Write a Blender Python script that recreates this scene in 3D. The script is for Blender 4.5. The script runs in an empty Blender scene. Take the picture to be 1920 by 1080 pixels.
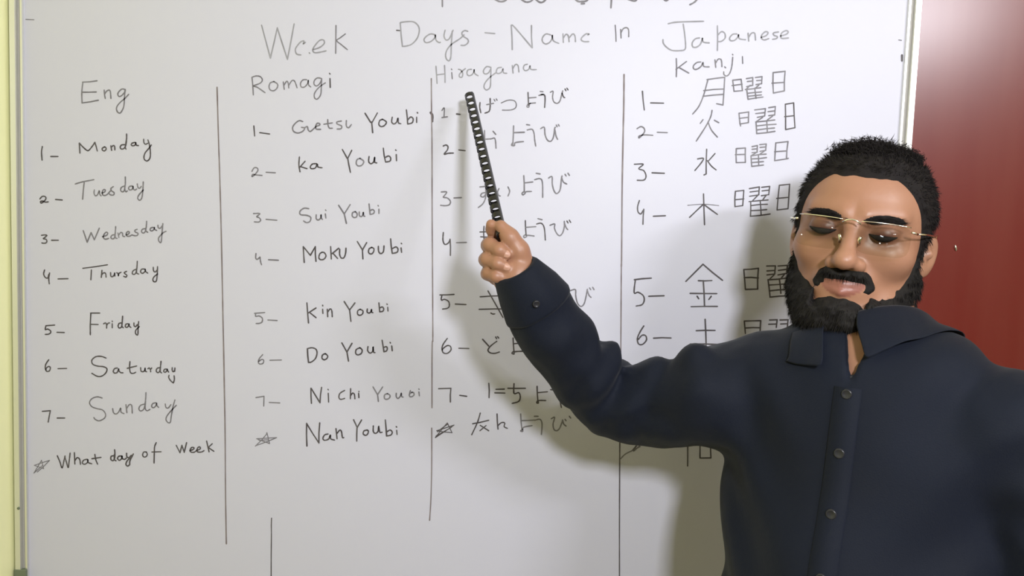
import bpy, bmesh, math, random
import numpy as np
from mathutils import Vector, Matrix

random.seed(7)
np.random.seed(7)
sc = bpy.context.scene
C = sc.collection

# ------------------------------------------------------------------ camera
D = 1.20                                   # distance from the lens to the writing surface
CAM = Vector((0.0, -D, 1.62))
PITCH, ROLL, FPX = math.radians(4.3), math.radians(2.05), 1500.0
cam_data = bpy.data.cameras.new('camera')
cam = bpy.data.objects.new('camera', cam_data)
C.objects.link(cam)
cam.matrix_world = (Matrix.Translation(CAM) @ Matrix.Rotation(math.pi / 2 - PITCH, 4, 'X')
                    @ Matrix.Rotation(ROLL, 4, 'Z'))
cam_data.sensor_width = 36.0
cam_data.lens = 36.0 * FPX / 1920.0
cam_data.clip_start = 0.02
sc.camera = cam
CM = cam.matrix_world.copy()
CR = np.array(CM.to_3x3())

def P(px, py, d):
    """world point seen at a pixel of the photograph, d metres in front of the lens"""
    v = CM @ Vector(((px - 960) / FPX * d, (540 - py) / FPX * d, -d))
    return np.array(v)

def on_board(px, py, y=0.0):
    """point of the vertical plane at depth y seen at a pixel"""
    r = CM.to_3x3() @ Vector(((px - 960) / FPX, (540 - py) / FPX, -1))
    t = (y - CAM.y) / r.y
    return CAM + r * t

# ------------------------------------------------------------------ world, lights, exposure
sc.view_settings.view_transform = 'Standard'
sc.view_settings.look = 'None'
sc.view_settings.exposure = 0.0
sc.view_settings.gamma = 1.0
sc.view_settings.use_curve_mapping = False
w = bpy.data.worlds.new('world'); sc.world = w; w.use_nodes = True
w.node_tree.nodes['Background'].inputs[0].default_value = (0.80, 0.84, 0.72, 1)
w.node_tree.nodes['Background'].inputs[1].default_value = 0.02

def area(name, loc, target, sx, sy, power, col):
    l = bpy.data.lights.new(name, 'AREA'); l.shape = 'RECTANGLE'; l.size = sx; l.size_y = sy
    l.energy = power; l.color = col
    o = bpy.data.objects.new(name, l); C.objects.link(o)
    o.location = loc
    o.rotation_euler = (Vector(target) - Vector(loc)).to_track_quat('-Z', 'Y').to_euler()
    return o
LAMP_A = (0.33, -1.52, 1.96)
LAMP_C = (1.54, -1.75, 2.46)
area('lamp_light', LAMP_A, (0.30, 0, 1.55), 0.14, 0.14, 18, (0.93, 0.95, 1.0))
area('wall_tube_light', LAMP_C, (0.50, 0.0, 1.60), 0.90, 0.06, 38, (0.93, 0.94, 1.0))

# ------------------------------------------------------------------ object helpers
def link(name, me, mat=None, parent=None, smooth=False):
    o = bpy.data.objects.new(name, me)
    C.objects.link(o)
    if mat is not None:
        me.materials.clear(); me.materials.append(mat)
    if parent is not None:
        o.parent = parent
        o.matrix_parent_inverse = parent.matrix_world.inverted()
    if smooth:
        me.polygons.foreach_set('use_smooth', [True] * len(me.polygons))
    return o

def mesh_from(verts, faces, name='mesh'):
    me = bpy.data.meshes.new(name)
    me.from_pydata([tuple(v) for v in verts], [], [tuple(f) for f in faces])
    me.update()
    return me

def thing(name, label, cat, loc=(0, 0, 0), group=None):
    o = bpy.data.objects.new(name, None)
    o.empty_display_size = 0.05
    C.objects.link(o)
    o.location = loc
    o.matrix_world = Matrix.Translation(Vector(loc))
    o['label'] = label; o['category'] = cat
    if group: o['group'] = group
    return o

def box_bm(bm, lo, hi, bevel=0.0):
    lo = Vector(lo); hi = Vector(hi)
    r = bmesh.ops.create_cube(bm, size=1.0)
    vs = r['verts']
    for v in vs:
        v.co = Vector(((v.co.x + .5) * (hi.x - lo.x) + lo.x, (v.co.y + .5) * (hi.y - lo.y) + lo.y,
                       (v.co.z + .5) * (hi.z - lo.z) + lo.z))
    if bevel:
        es = list({e for v in vs for e in v.link_edges})
        bmesh.ops.bevel(bm, geom=es, offset=bevel, segments=2, affect='EDGES', profile=0.5)

def box(name, lo, hi, mat, parent=None, bevel=0.0):
    bm = bmesh.new(); box_bm(bm, lo, hi, bevel)
    me = bpy.data.meshes.new(name); bm.to_mesh(me); bm.free()
    return link(name, me, mat, parent)

def tube_mesh(pts, rad, seg=10, closed=False, cap=True):
    pts = [np.array(p, float) for p in pts]
    n = len(pts)
    if np.isscalar(rad): rad = [rad] * n
    verts, faces = [], []
    up = None
    for i, p in enumerate(pts):
        a = pts[(i - 1) % n] if (closed or i > 0) else p
        b = pts[(i + 1) % n] if (closed or i < n - 1) else p
        t = b - a; t = t / (np.linalg.norm(t) + 1e-12)
        if up is None:
            up = np.array([0, 0, 1.0]) if abs(t[2]) < .9 else np.array([1.0, 0, 0])
        s = np.cross(t, up); s /= np.linalg.norm(s) + 1e-12
        up = np.cross(s, t)
        for k in range(seg):
            an = 2 * math.pi * k / seg
            verts.append(p + rad[i] * (math.cos(an) * s + math.sin(an) * up))
    m = n if closed else n - 1
    for i in range(m):
        j = (i + 1) % n
        for k in range(seg):
            l = (k + 1) % seg
            faces.append((i * seg + k, j * seg + k, j * seg + l, i * seg + l))
    if cap and not closed:
        faces.append(tuple(range(seg))); faces.append(tuple((n - 1) * seg + k for k in reversed(range(seg))))
    return verts, faces

def tube(name, pts, rad, mat, parent=None, seg=10, closed=False):
    v, f = tube_mesh(pts, rad, seg, closed)
    return link(name, mesh_from(v, f, name), mat, parent, smooth=True)

# ------------------------------------------------------------------ materials
def mat(name, col, rough=0.5, spec=0.5, metal=0.0, noise=None, bump=None, coat=0.0, coat_rough=0.1, alpha=1.0,
        sheen=0.0, sss=0.0, scale_vec=None):
    """noise=(scale, amount, second colour), bump=(scale, strength)"""
    m = bpy.data.materials.new(name); m.use_nodes = True
    nt = m.node_tree; b = nt.nodes['Principled BSDF']
    b.inputs['Base Color'].default_value = (*col, 1)
    b.inputs['Roughness'].default_value = rough
    b.inputs['Specular IOR Level'].default_value = spec
    b.inputs['Metallic'].default_value = metal
    b.inputs['Coat Weight'].default_value = coat
    b.inputs['Coat Roughness'].default_value = coat_rough
    b.inputs['Sheen Weight'].default_value = sheen
    b.inputs['Alpha'].default_value = alpha
    if sss:
        b.inputs['Subsurface Weight'].default_value = sss
        b.inputs['Subsurface Radius'].default_value = (0.010, 0.004, 0.002)
    tc = nt.nodes.new('ShaderNodeTexCoord')
    mp = nt.nodes.new('ShaderNodeMapping')
    nt.links.new(tc.outputs['Object'], mp.inputs[0])
    if scale_vec: mp.inputs['Scale'].default_value = scale_vec
    if noise:
        n = nt.nodes.new('ShaderNodeTexNoise'); n.inputs['Scale'].default_value = noise[0]
        n.inputs['Detail'].default_value = 5
        nt.links.new(mp.outputs[0], n.inputs['Vector'])
        mx = nt.nodes.new('ShaderNodeMix'); mx.data_type = 'RGBA'
        mx.inputs[6].default_value = (*col, 1); mx.inputs[7].default_value = (*noise[2], 1)
        mr = nt.nodes.new('ShaderNodeMapRange')
        mr.inputs[1].default_value = 0.35; mr.inputs[2].default_value = 0.7
        mr.inputs[3].default_value = 0; mr.inputs[4].default_value = noise[1]
        nt.links.new(n.outputs[0], mr.inputs[0]); nt.links.new(mr.outputs[0], mx.inputs[0])
        nt.links.new(mx.outputs[2], b.inputs['Base Color'])
    if bump:
        n2 = nt.nodes.new('ShaderNodeTexNoise'); n2.inputs['Scale'].default_value = bump[0]
        n2.inputs['Detail'].default_value = 4
        nt.links.new(mp.outputs[0], n2.inputs['Vector'])
        bp = nt.nodes.new('ShaderNodeBump'); bp.inputs['Strength'].default_value = bump[1]
        bp.inputs['Distance'].default_value = 0.002
        nt.links.new(n2.outputs[0], bp.inputs['Height']); nt.links.new(bp.outputs[0], b.inputs['Normal'])
    return m

M_wall = mat('painted_plaster', (0.93, 0.92, 0.52), 0.5, 0.5, noise=(6, 0.35, (0.90, 0.90, 0.48)), bump=(90, 0.12))
M_ceil = mat('ceiling_paint', (0.80, 0.80, 0.76), 0.7, 0.2, noise=(4, 0.2, (0.75, 0.75, 0.7)))
M_wall2 = mat('beige_plaster', (0.56, 0.51, 0.36), 0.7, 0.2, noise=(6, 0.35, (0.50, 0.46, 0.32)), bump=(90, 0.12))
M_floor = mat('floor_tile', (0.42, 0.36, 0.29), 0.35, 0.4, noise=(5, 0.5, (0.34, 0.29, 0.24)))
M_board = mat('whiteboard_enamel', (0.550, 0.543, 0.635), 0.50, 0.6, noise=(2.2, 0.25, (0.54, 0.533, 0.605)), bump=(7, 0.01))
M_alu = mat('anodised_aluminium', (0.78, 0.78, 0.75), 0.32, 0.5, metal=0.85, noise=(40, 0.3, (0.68, 0.68, 0.66)),
            scale_vec=(1, 1, 0.05))
M_cap = mat('corner_cap_plastic', (0.16, 0.19, 0.12), 0.5, 0.4, noise=(20, 0.3, (0.12, 0.14, 0.10)))
M_groove = mat('groove_shade_grey', (0.42, 0.40, 0.37), 0.6, 0.3, noise=(30, 0.3, (0.36, 0.35, 0.33)))  # shade of the frame groove put in as a grey colour
M_lacq = mat('red_brown_lacquered_wood', (0.12, 0.004, 0.0015), 0.6, 0.05, noise=(5, 0.6, (0.14, 0.016, 0.010)),
             coat=1.0, coat_rough=0.28, scale_vec=(6, 6, 0.6), bump=(20, 0.02))
M_chrome = mat('chrome', (0.85, 0.85, 0.85), 0.15, 0.5, metal=1.0, noise=(10, 0.1, (0.8, 0.8, 0.8)))
M_ink = [mat('faded_marker_ink', (0.24, 0.235, 0.26), 0.6, 0.3, noise=(45, 0.8, (0.34, 0.335, 0.37))),
         mat('grey_marker_ink', (0.14, 0.13, 0.15), 0.6, 0.3, noise=(45, 0.8, (0.24, 0.23, 0.255))),
         mat('black_marker_ink', (0.055, 0.045, 0.05), 0.55, 0.3, noise=(45, 0.7, (0.13, 0.12, 0.125))),
         mat('mauve_marker_ink', (0.15, 0.115, 0.12), 0.6, 0.3, noise=(30, 0.9, (0.28, 0.25, 0.255)))]

# ------------------------------------------------------------------ room shell
def struct(o, label=None):
    o['kind'] = 'structure'
    if label: o['label'] = label
    return o
WY = 0.030                                  # face of the wall behind the board
pl_t, pl_b = on_board(44, 0), on_board(56, 1080)
RX0, RX1, RY0, RZ = 0.5 * (pl_t.x + pl_b.x) - 0.0182 - 0.004, 1.60, -3.0, 2.70
struct(box('floor', (RX0 - .1, RY0 - .1, -0.1), (RX1 + .1, WY + .1, 0.0), M_floor))
struct(box('ceiling', (RX0 - .1, RY0 - .1, RZ), (RX1 + .1, WY + .1, RZ + .1), M_ceil))
struct(box('wall_back', (RX0 - .1, WY, 0), (RX1 + .1, WY + .1, RZ), M_wall),
       'pale yellow green painted wall behind the whiteboard')
struct(box('wall_left', (RX0 - .1, RY0, 0), (RX0, WY, RZ), M_wall))
struct(box('wall_right', (RX1, RY0, 0), (RX1 + .1, WY, RZ), M_wall2))
struct(box('wall_front', (RX0 - .1, RY0 - .1, 0), (RX1 + .1, RY0, RZ), M_wall2))
struct(box('baseboard_back', (RX0, WY - .012, 0), (0.52, WY, 0.1), M_ceil))

# ------------------------------------------------------------------ door beside the board
door = struct(box('door_1', (0.57, WY - .010, 0.02), (1.46, WY + .01, 2.30), M_lacq, bevel=0.002),
              'glossy red brown lacquered door beside the whiteboard')
for lo, hi in (((0.52, WY - .009, 0), (0.57, WY + .02, 2.36)), ((1.46, WY - .016, 0), (1.52, WY + .02, 2.36)),
               ((0.57, WY - .016, 2.30), (1.46, WY + .02, 2.36))):
    box('door_frame', lo, hi, M_lacq, door, bevel=0.002)
M_lacq.node_tree.nodes['Principled BSDF'].inputs['Coat IOR'].default_value = 1.55
hp = on_board(1792, 465, WY - .011)
bm = bmesh.new()
bmesh.ops.create_uvsphere(bm, u_segments=12, v_segments=8, radius=0.003)
bmesh.ops.scale(bm, vec=(0.6, 0.5, 1.6), verts=bm.verts)
bmesh.ops.rotate(bm, matrix=Matrix.Rotation(-0.25, 3, 'Y'), verts=bm.verts)
bmesh.ops.translate(bm, vec=hp, verts=bm.verts)
me = bpy.data.meshes.new('screw_head'); bm.to_mesh(me); bm.free()
link('screw_head', me, M_chrome, door, True)
hv, hf = tube_mesh([(1.40, WY - .010, 1.05), (1.40, WY - .06, 1.05), (1.33, WY - .065, 1.05), (1.29, WY - .065, 1.05)], 0.008, 10)
link('handle', mesh_from(hv, hf), M_chrome, door, True)

# ------------------------------------------------------------------ whiteboard
pl_t, pl_b = on_board(44, 0), on_board(56, 1080)
pr_t, pr_b = on_board(1702, 0), on_board(1683, 275)
BX0 = 0.5 * (pl_t.x + pl_b.x); BX1 = 0.5 * (pr_t.x + pr_b.x)
BZ0 = on_board(56, 1088).z; BZ1 = BZ0 + 0.97
FW = 0.0182
print('board', BX0, BX1, BZ0, BZ1, 'edges', pl_t, pl_b, pr_t, pr_b)
board = thing('whiteboard', 'large white board with aluminium frame and handwritten weekday columns', 'whiteboard',
              (0.5 * (BX0 + BX1), 0.01, BZ0 - FW))
box('writing_surface', (BX0 - .004, 0.0, BZ0 - .004), (BX1 + .004, 0.016, BZ1 + .004), M_board, board)
def rail(p0, p1, inward, name='frame_rail'):
    """aluminium extrusion: outer lip, groove, inner lip; p0,p1 on the inner edge; inward = unit vector to board centre"""
    prof = [(0.000, 0.018), (0.000, -0.003), (0.0008, -0.0045), (0.0042, -0.0045), (0.0050, -0.003), (0.0050, -0.001),
            (0.0105, -0.001), (0.0105, -0.006), (0.0115, -0.0075), (0.0210, -0.0075), (0.0220, -0.006), (0.0220, 0.018)]
    prof = [(a * 0.827, b) for a, b in prof]
    vs, fs = [], []
    p0, p1, inward = Vector(p0), Vector(p1), Vector(inward)
    for p in (p0, p1):
        for a, b in prof:
            q = p - inward * a; vs.append((q.x, b, q.z))
    n = len(prof)
    for i in range(n):
        j = (i + 1) % n
        fs.append((i, j, n + j, n + i))
    fs.append(tuple(range(n))); fs.append(tuple(n + i for i in reversed(range(n))))
    me = mesh_from(vs, fs, name)
    bmx = bmesh.new(); bmx.from_mesh(me); bmesh.ops.recalc_face_normals(bmx, faces=bmx.faces); bmx.to_mesh(me); bmx.free()
    return link(name, me, M_alu, board)
rail((BX0, 0, BZ0 - FW), (BX0, 0, BZ1 + FW), (1, 0, 0))
rail((BX1, 0, BZ0 - FW), (BX1, 0, BZ1 + FW), (-1, 0, 0))
rail((BX0, 0, BZ0), (BX1, 0, BZ0), (0, 0, 1))
rail((BX0, 0, BZ1), (BX1, 0, BZ1), (0, 0, -1))
for cx, sx in ((BX0, -1), (BX1, 1)):
    xa, xb = sorted((cx + sx * 0.0044, cx + sx * 0.0085))
    box('groove_shade_strip', (xa, -0.0016, BZ0 - FW + .002), (xb, -0.0002, BZ1 + FW - .002), M_groove, board)  # added strip, its grey stands for shade on the groove floor
for cx, sx in ((BX0, -1), (BX1, 1)):
    for cz, sz in ((BZ0, -1), (BZ1, 1)):
        bm = bmesh.new()
        xa, xb = sorted((cx + sx * (FW + .001), cx + sx * 0.0005))
        za, zb = sorted((cz + sz * (FW + .001), cz - sz * 0.020))
        box_bm(bm, (xa, -0.0085, za), (xb, 0.0185, zb), 0.0012)
        xc, xd = sorted((cx + sx * 0.0, cx - sx * 0.02))
        ze, zf = sorted((cz + sz * (FW + .001), cz + sz * 0.0005))
        box_bm(bm, (xc, -0.0085, ze), (xd, 0.0185, zf), 0.0012)
        me = bpy.data.meshes.new('corner_cap'); bm.to_mesh(me); bm.free()
        link('corner_cap', me, M_cap, board)
sp = on_board(35, 953, -0.0078)
tube('screw_head', [sp, sp + Vector((0, -.001, 0))], 0.0022, M_cap, board, 8)

# ------------------------------------------------------------------ handwriting
OFF = dict(A=(0, 0), B=(0, 270), C=(0, 540), D=(0, 810), E=(420, 0), F=(420, 270), G=(420, 540), H=(420, 750),
           I=(780, 0), J=(780, 250), K=(780, 500), L=(780, 700), M=(1140, 0), N=(1140, 230), O=(1140, 450), Q=(1140, 760))
INK = []        # (crop, ink, width px, label, strokes)
def ink(crop, tone, wid, label, *strokes): INK.append((crop, tone, wid, label, strokes))
ink('A', 1, 1.8, 'short faint dash near the top left corner', 'L195,146 255,149')
ink('A', 1, 2.6, 'column heading Eng in grey marker', 'L728,606 620,616', '622,616 614,690 616,772', 'L616,692 722,690', 'L616,772 738,752',
    '782,676 784,705 790,738', '784,708 800,684 820,676 828,690 832,738',
    '938,672 915,668 890,690 884,710 895,724 915,715 936,690 940,672', '938,675 934,730 928,800 905,845 885,843 874,820 880,795 905,765 935,740 965,708')
ink('A', 3, 2.6, 'vertical line right of the English column', '1628,655 1640,1070 1650,1380 1658,1680 1668,2140 1672,2360 1680,2760 1688,3210 1692,3740 1698,4078')
ink('B', 2, 2.7, 'number 1 and dash of the English column', '318,20 312,60 316,120', 'L382,94 435,94')
ink('B', 2, 2.6, 'word Monday', 'L600,68 596,-6', '596,-6 625,25 660,50 690,20 712,-12', 'L712,-12 722,20 730,52', '785,22 768,32 768,45 782,52 795,42 795,28 785,22',
    'L832,14 838,48', '835,25 850,12 860,18 862,44', '935,5 912,8 902,25 912,38 932,32 945,5 950,-40 950,-75', '950,-40 940,20 945,38',
    '1012,-12 990,-5 985,8 1000,14 1015,5 1018,-12 1022,8 1038,12', '1078,-35 1080,-10 1092,2 1108,-5', '1110,-30 1122,10 1128,60 1125,105 1105,127 1085,118 1080,95 1090,65 1115,35 1135,8')
ink('B', 2, 2.7, 'number 2 and dash of the English column', '300,412 315,395 332,392 345,402 340,420 318,440 308,442 305,432 320,428 340,436 362,434', 'L418,416 467,420')
ink('B', 1, 2.6, 'word Tuesday', '565,300 620,284 704,268', '632,290 626,340 620,414', '708,345 706,370 716,388 732,380 745,350 748,375 758,388',
    '765,368 785,360 790,345 778,342 768,358 770,380 785,386 805,378 830,350', '850,320 832,335 838,352 856,365 852,382 830,382 822,375',
    '935,315 912,325 905,345 915,358 932,350 940,300 940,248', '940,300 936,340 945,358 955,352', '990,315 970,320 966,338 980,345 995,335 998,315 1000,335 1012,345 1025,338',
    '1030,300 1035,325 1048,332 1060,318', '1075,285 1072,340 1065,400 1050,422 1035,412 1035,395 1050,372 1075,345')
ink('B', 2, 2.6, 'number 3 and dash of the English column', '312,685 335,682 352,686 335,702 325,710 345,715 352,728 345,742 325,744 315,742', 'L388,722 438,722')
ink('B', 1, 2.6, 'word Wednesday', 'L625,650 654,736', 'L654,736 684,665', 'L684,665 708,718', 'L708,718 745,632', '770,695 800,685 808,668 795,662 780,680 775,700 790,714 815,708',
    '862,680 840,685 832,702 845,712 860,700 866,650 868,620', '866,660 864,700 878,708', 'L885,668 892,700', '890,685 905,664 918,668 922,690 935,694',
    '948,680 965,675 970,660 960,656 948,670 950,688 970,692 990,682', '1028,640 1012,648 1015,660 1035,670 1030,685 1012,688 990,682',
    '1090,635 1068,640 1062,658 1075,668 1090,655 1098,610 1100,580', '1098,620 1094,650 1108,662', '1150,625 1132,630 1126,645 1140,652 1155,640 1158,625 1160,640 1175,648',
    '1185,610 1188,628 1202,632 1215,615', '1222,598 1216,660 1212,715 1206,740 1192,728 1190,705 1205,685 1225,665 1245,655')
ink('B', 2, 2.6, 'number 4 and dash of the English column', '335,945 328,975 340,1000 358,1005 366,980', '372,968 366,1010 370,1048', 'L436,1012 510,1010')
ink('B', 2, 2.5, 'word Thursday', 'L622,932 806,906', 'L686,945 682,1018', 'L765,948 760,1000', '762,985 775,968 792,970 796,998', '830,965 832,990 845,995 858,980 860,965 862,990',
    '876,966 886,972 888,990 892,972 908,962', '950,955 932,965 940,975 952,985 945,998 928,992', '1020,940 1000,950 992,970 1005,978 1020,965 1028,915 1030,880',
    '1028,920 1025,965 1040,975', '1085,938 1062,940 1055,960 1070,970 1088,955 1090,938 1092,955 1108,968', '1150,925 1152,950 1165,960 1178,945',
    '1182,920 1180,970 1175,1020 1165,1034 1150,1028 1148,1010 1160,992 1182,975')
ink('C', 2, 2.6, 'number 5 and dash of the English column', 'L345,283 410,278', '345,283 340,312 358,308 378,320 380,335 365,346 340,348', 'L428,332 482,334')
ink('C', 2, 2.6, 'word Friday', 'L680,188 748,188', '682,188 678,270 678,350', 'L678,272 736,274', '778,268 792,262 800,275 800,300', '800,280 812,264 822,262', 'L842,268 842,298', 'L842,248 843,252',
    '915,262 895,265 886,285 895,300 912,290 918,240 920,212', '918,250 915,285 925,298', '960,268 945,272 940,288 952,296 965,282 968,268 970,285 982,296',
    '1005,262 1006,282 1018,290 1030,275', '1040,252 1036,300 1034,350 1022,348 1016,335 1020,315 1045,290')
ink('C', 2, 2.6, 'number 6 and dash of the English column', '366,538 345,570 340,600 350,624 370,622 378,600 368,588 350,598 345,612', 'L436,605 500,603')
ink('C', 2, 2.6, 'word Saturday', '795,525 760,513 720,515 690,540 695,570 730,585 775,590 802,605 795,635 765,660 730,662 690,640', '880,600 860,605 850,625 860,638 880,632 890,605 892,620 905,634 922,636',
    '975,552 972,600 980,635 1000,640 1018,632', 'L955,602 1025,585', '1055,598 1058,622 1072,628 1085,618 1088,598 1090,622 1100,628', '1110,605 1120,600 1128,612 1130,628', 'L1128,612 1138,600',
    '1200,598 1180,602 1172,622 1185,635 1198,622 1205,580 1208,550', '1205,590 1202,625 1212,636', '1250,608 1235,610 1228,625 1240,632 1252,620 1255,608 1258,620 1265,630',
    '1292,598 1292,618 1302,628 1312,610', 'L1312,600 1310,625', '1268,655 1266,672 1280,695 1300,712', '1306,658 1308,685 1302,710')
ink('C', 2, 2.6, 'number 7 and dash of the English column', 'L318,925 378,920', '378,920 370,960 362,1005', 'L430,975 486,975')
ink('C', 1, 2.5, 'word Sunday', '766,825 730,816 690,830 672,860 690,890 730,905 770,915 792,945 785,975 745,996 715,985 705,972', '845,905 852,935 870,945 890,930 905,900 908,930 930,942',
    'L945,875 952,935', '950,905 970,875 988,882 992,938', '1085,870 1055,880 1042,905 1055,922 1080,905 1092,840 1095,785', '1092,850 1090,905 1105,920 1125,910',
    '1168,860 1145,868 1138,888 1150,898 1168,885 1175,862 1178,882 1190,895', '1240,870 1245,895 1262,900 1282,875', '1312,840 1298,890 1285,960 1278,1005 1262,1010 1246,990 1250,965 1275,930 1322,880')
ink('D', 1, 1.7, 'small star before What day of Week', 'L255,308 312,212 328,275 258,250 372,213 280,300', 'L255,308 320,250')
ink('D', 2, 2.6, 'word What', '430,178 450,225 466,270 480,215 488,180', '486,186 500,230 512,268 520,210 526,158', 'L558,155 562,240', '562,215 580,192 598,205 604,242',
    '655,205 630,210 618,230 632,242 655,230 660,205 662,228 688,238', '712,168 718,205 732,240', 'L690,200 758,190')
ink('D', 2, 2.9, 'word day', '858,178 835,182 832,205 848,215 860,195 862,160 860,134', '860,165 858,205 870,215', '915,180 892,182 882,198 895,212 912,200 916,180 918,198 935,205 948,195',
    '950,160 952,185 968,192 985,175', '1000,165 975,215 972,245 955,255 945,240 955,215 975,195')
ink('D', 2, 2.6, 'word of', '1098,150 1080,150 1070,170 1078,186 1095,185 1105,168 1098,150', '1172,80 1160,110 1158,150 1156,232', 'L1140,150 1208,148')
ink('D', 2, 2.6, 'word Week at the end of the last English line', 'L1322,100 1350,155', 'L1350,155 1365,100', 'L1365,100 1382,152', 'L1382,152 1400,80', '1425,140 1450,130 1455,118 1440,115 1428,130 1430,148 1455,152 1475,138',
    '1475,138 1500,128 1502,115 1490,112 1478,130 1482,148 1510,150 1530,140', 'L1550,68 1568,148', 'L1592,88 1560,118', '1562,115 1580,128 1604,144')
# heading
ink('E', 0, 2.7, 'faded letters Wee of the heading', 'L282,190 348,435', 'L348,435 400,210', 'L400,210 476,445', 'L476,445 526,180', '610,318 595,330 600,308 575,315 545,350 535,375 545,405 575,412', 'L640,396 643,400',
    '672,372 720,355 752,325 745,300 715,305 680,345 665,375 680,395 720,392 765,382')
ink('E', 1, 2.4, 'letter k of the heading Week', 'L840,192 838,400', '910,255 870,285 845,305 880,335 925,372')
ink('E', 2, 2.4, 'small dash before Days', 'L1295,228 1318,230')
ink('E', 0, 2.7, 'word Days of the faded heading', 'L1322,178 1338,348', '1322,178 1330,168 1410,162 1450,185 1465,225 1450,285 1410,330 1370,345 1338,348', '1585,262 1550,255 1515,275 1500,300 1515,320 1550,312 1580,285 1585,262 1590,300 1610,318 1622,318',
    '1658,228 1650,270 1665,300 1690,290 1712,240 1718,228', '1712,235 1705,330 1702,420 1690,455 1670,445 1662,410 1675,370 1710,330 1770,290 1800,262', '1828,235 1805,230 1785,245 1792,270 1828,295 1830,320 1805,340 1778,340')
ink('I', 0, 2.7, 'dash and word Name of the faded heading', 'L518,246 590,252', 'L722,372 714,190', '715,190 740,205 870,358', 'L866,192 872,358', '1010,262 975,255 950,280 948,310 970,330 1000,320 1020,290 1022,262 1030,305 1070,325',
    'L1102,255 1105,318', '1105,285 1125,258 1142,270 1148,312', '1148,285 1175,255 1192,270 1196,312', '1290,262 1298,255 1275,255 1245,280 1240,300 1260,312 1295,312')
ink('I', 1, 2.5, 'word In of the heading', 'L1494,190 1500,310', 'L1535,222 1538,285', '1538,245 1555,215 1580,208 1594,225 1595,275')
ink('M', 0, 2.8, 'word Japanese of the faded heading', '452,178 520,166 716,160', '564,182 575,260 582,340 575,372 540,380 480,378 440,355 415,325 412,298', '685,285 655,292 632,320 635,350 660,355 690,335 705,300 708,285 715,315 758,322',
    'L820,195 820,378', '822,265 850,238 875,250 878,285 850,310 822,312', '965,255 935,258 912,285 920,305 950,302 975,275 978,258 985,290 1030,298', 'L1050,250 1055,308',
    '1055,280 1075,250 1098,248 1104,270 1106,300', '1150,280 1185,268 1200,245 1180,238 1155,260 1150,285 1170,300 1205,290', '1278,240 1240,248 1245,265 1270,275 1262,290 1235,295',
    '1295,270 1335,258 1352,240 1335,230 1305,245 1295,270 1305,288 1352,285')
# cut off line above the heading
ink('I', 1, 3.4, 'strokes of a cut off line above the heading', 'L200,-60 198,48', '560,-30 620,10 670,5 690,-25', '770,-20 820,14 860,10 885,-15', '890,-10 930,18 960,10 990,-25', '1175,-25 1210,8 1245,12 1280,6 1300,-20', 'L1240,28 1262,27',
    'L1464,-70 1462,58', '1590,-5 1640,8 1665,-15', '1850,-20 1872,6 1900,-10')
ink('M', 1, 3.4, 'last stroke of the cut off line above the heading', '615,35 650,15 690,-30')
# romagi column
ink('E', 1, 2.4, 'column heading Romagi', '210,580 216,640 220,712', '210,580 240,570 272,575 288,600 270,625 220,645 250,655 308,695', '375,612 348,622 338,650 348,675 375,680 398,660 402,632 375,612', 'L445,615 452,670',
    '450,640 470,610 482,625 486,660', '486,640 510,605 530,610 548,658', '620,598 592,600 574,625 580,652 605,652 628,625 632,600 634,635 650,652',
    '730,588 700,585 678,605 676,632 695,645 720,625 732,595', '732,590 730,650 725,710 700,743 680,735 678,705 695,675 725,645 760,622')
ink('E', 2, 2.8, 'letter i of Romagi', 'L795,590 797,655', 'L792,551 795,555')
ink('E', 2, 2.5, 'number 1 and dash of the Romagi column', 'L224,945 230,1020', 'L268,995 342,1005')
ink('E', 1, 2.7, 'word Getsu', '590,912 565,905 535,925 515,955 522,985 555,998 590,985 605,962 582,955', '605,958 625,950 632,975 650,985 690,950 715,940 718,928 700,925 688,945 692,968 725,970',
    '778,898 780,935 790,960 812,962', 'L750,932 812,922', '880,908 848,915 850,930 882,945 878,965 850,968', '918,905 918,945 935,958 955,935')
ink('E', 2, 2.7, 'word Youbi after Getsu', 'L1058,850 1100,918', 'L1150,848 1110,920', 'L1108,915 1115,995', '1190,895 1168,905 1162,935 1180,950 1205,940 1218,915 1190,895', '1262,880 1258,915 1275,930 1295,915 1305,885 1308,920 1325,928',
    'L1368,825 1378,930', '1378,900 1400,878 1418,890 1412,920 1380,930', 'L1445,880 1445,918', 'L1450,844 1452,848')
ink('E', 2, 4.2, 'thick dark stroke on the second column line', '1550,845 1564,868 1562,910')
ink('E', 3, 2.4, 'upper part of the line right of the Romagi column', '1555,590 1557,850 1560,1080 1561,1580 1564,2080 1566,2480 1566,2560')
ink('E', 3, 2.5, 'lower part of the line right of the Romagi column', '1562,2560 1560,2700 1560,3058')
ink('E', 3, 2.4, 'bottom part of the line right of the Romagi column', '1558,3210 1558,3500 1552,3740 1542,3902')
ink('F', 1, 2.5, 'number 2 and dash of the Romagi column', '210,205 225,180 245,178 255,195 240,220 212,245 215,228 240,232 285,236', 'L316,212 385,216')
ink('F', 2, 2.7, 'word ka', '566,98 562,155 570,208', 'L608,130 568,175', 'L575,170 622,185', '695,148 665,150 648,170 655,185 685,180 700,150 705,172 735,178')
ink('F', 2, 2.8, 'letters of Youbi after ka', 'L888,42 925,108', 'L958,48 928,108', 'L928,108 948,212', '1088,95 1085,130 1100,148 1122,135 1130,98 1130,135 1145,142', 'L1195,32 1212,135',
    '1212,100 1235,90 1250,105 1245,128 1215,135', 'L1292,80 1294,125', 'L1288,45 1290,48')
ink('F', 1, 2.8, 'letter o of Youbi after ka', '1020,108 998,118 992,148 1008,165 1035,158 1048,130 1020,108')
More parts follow.
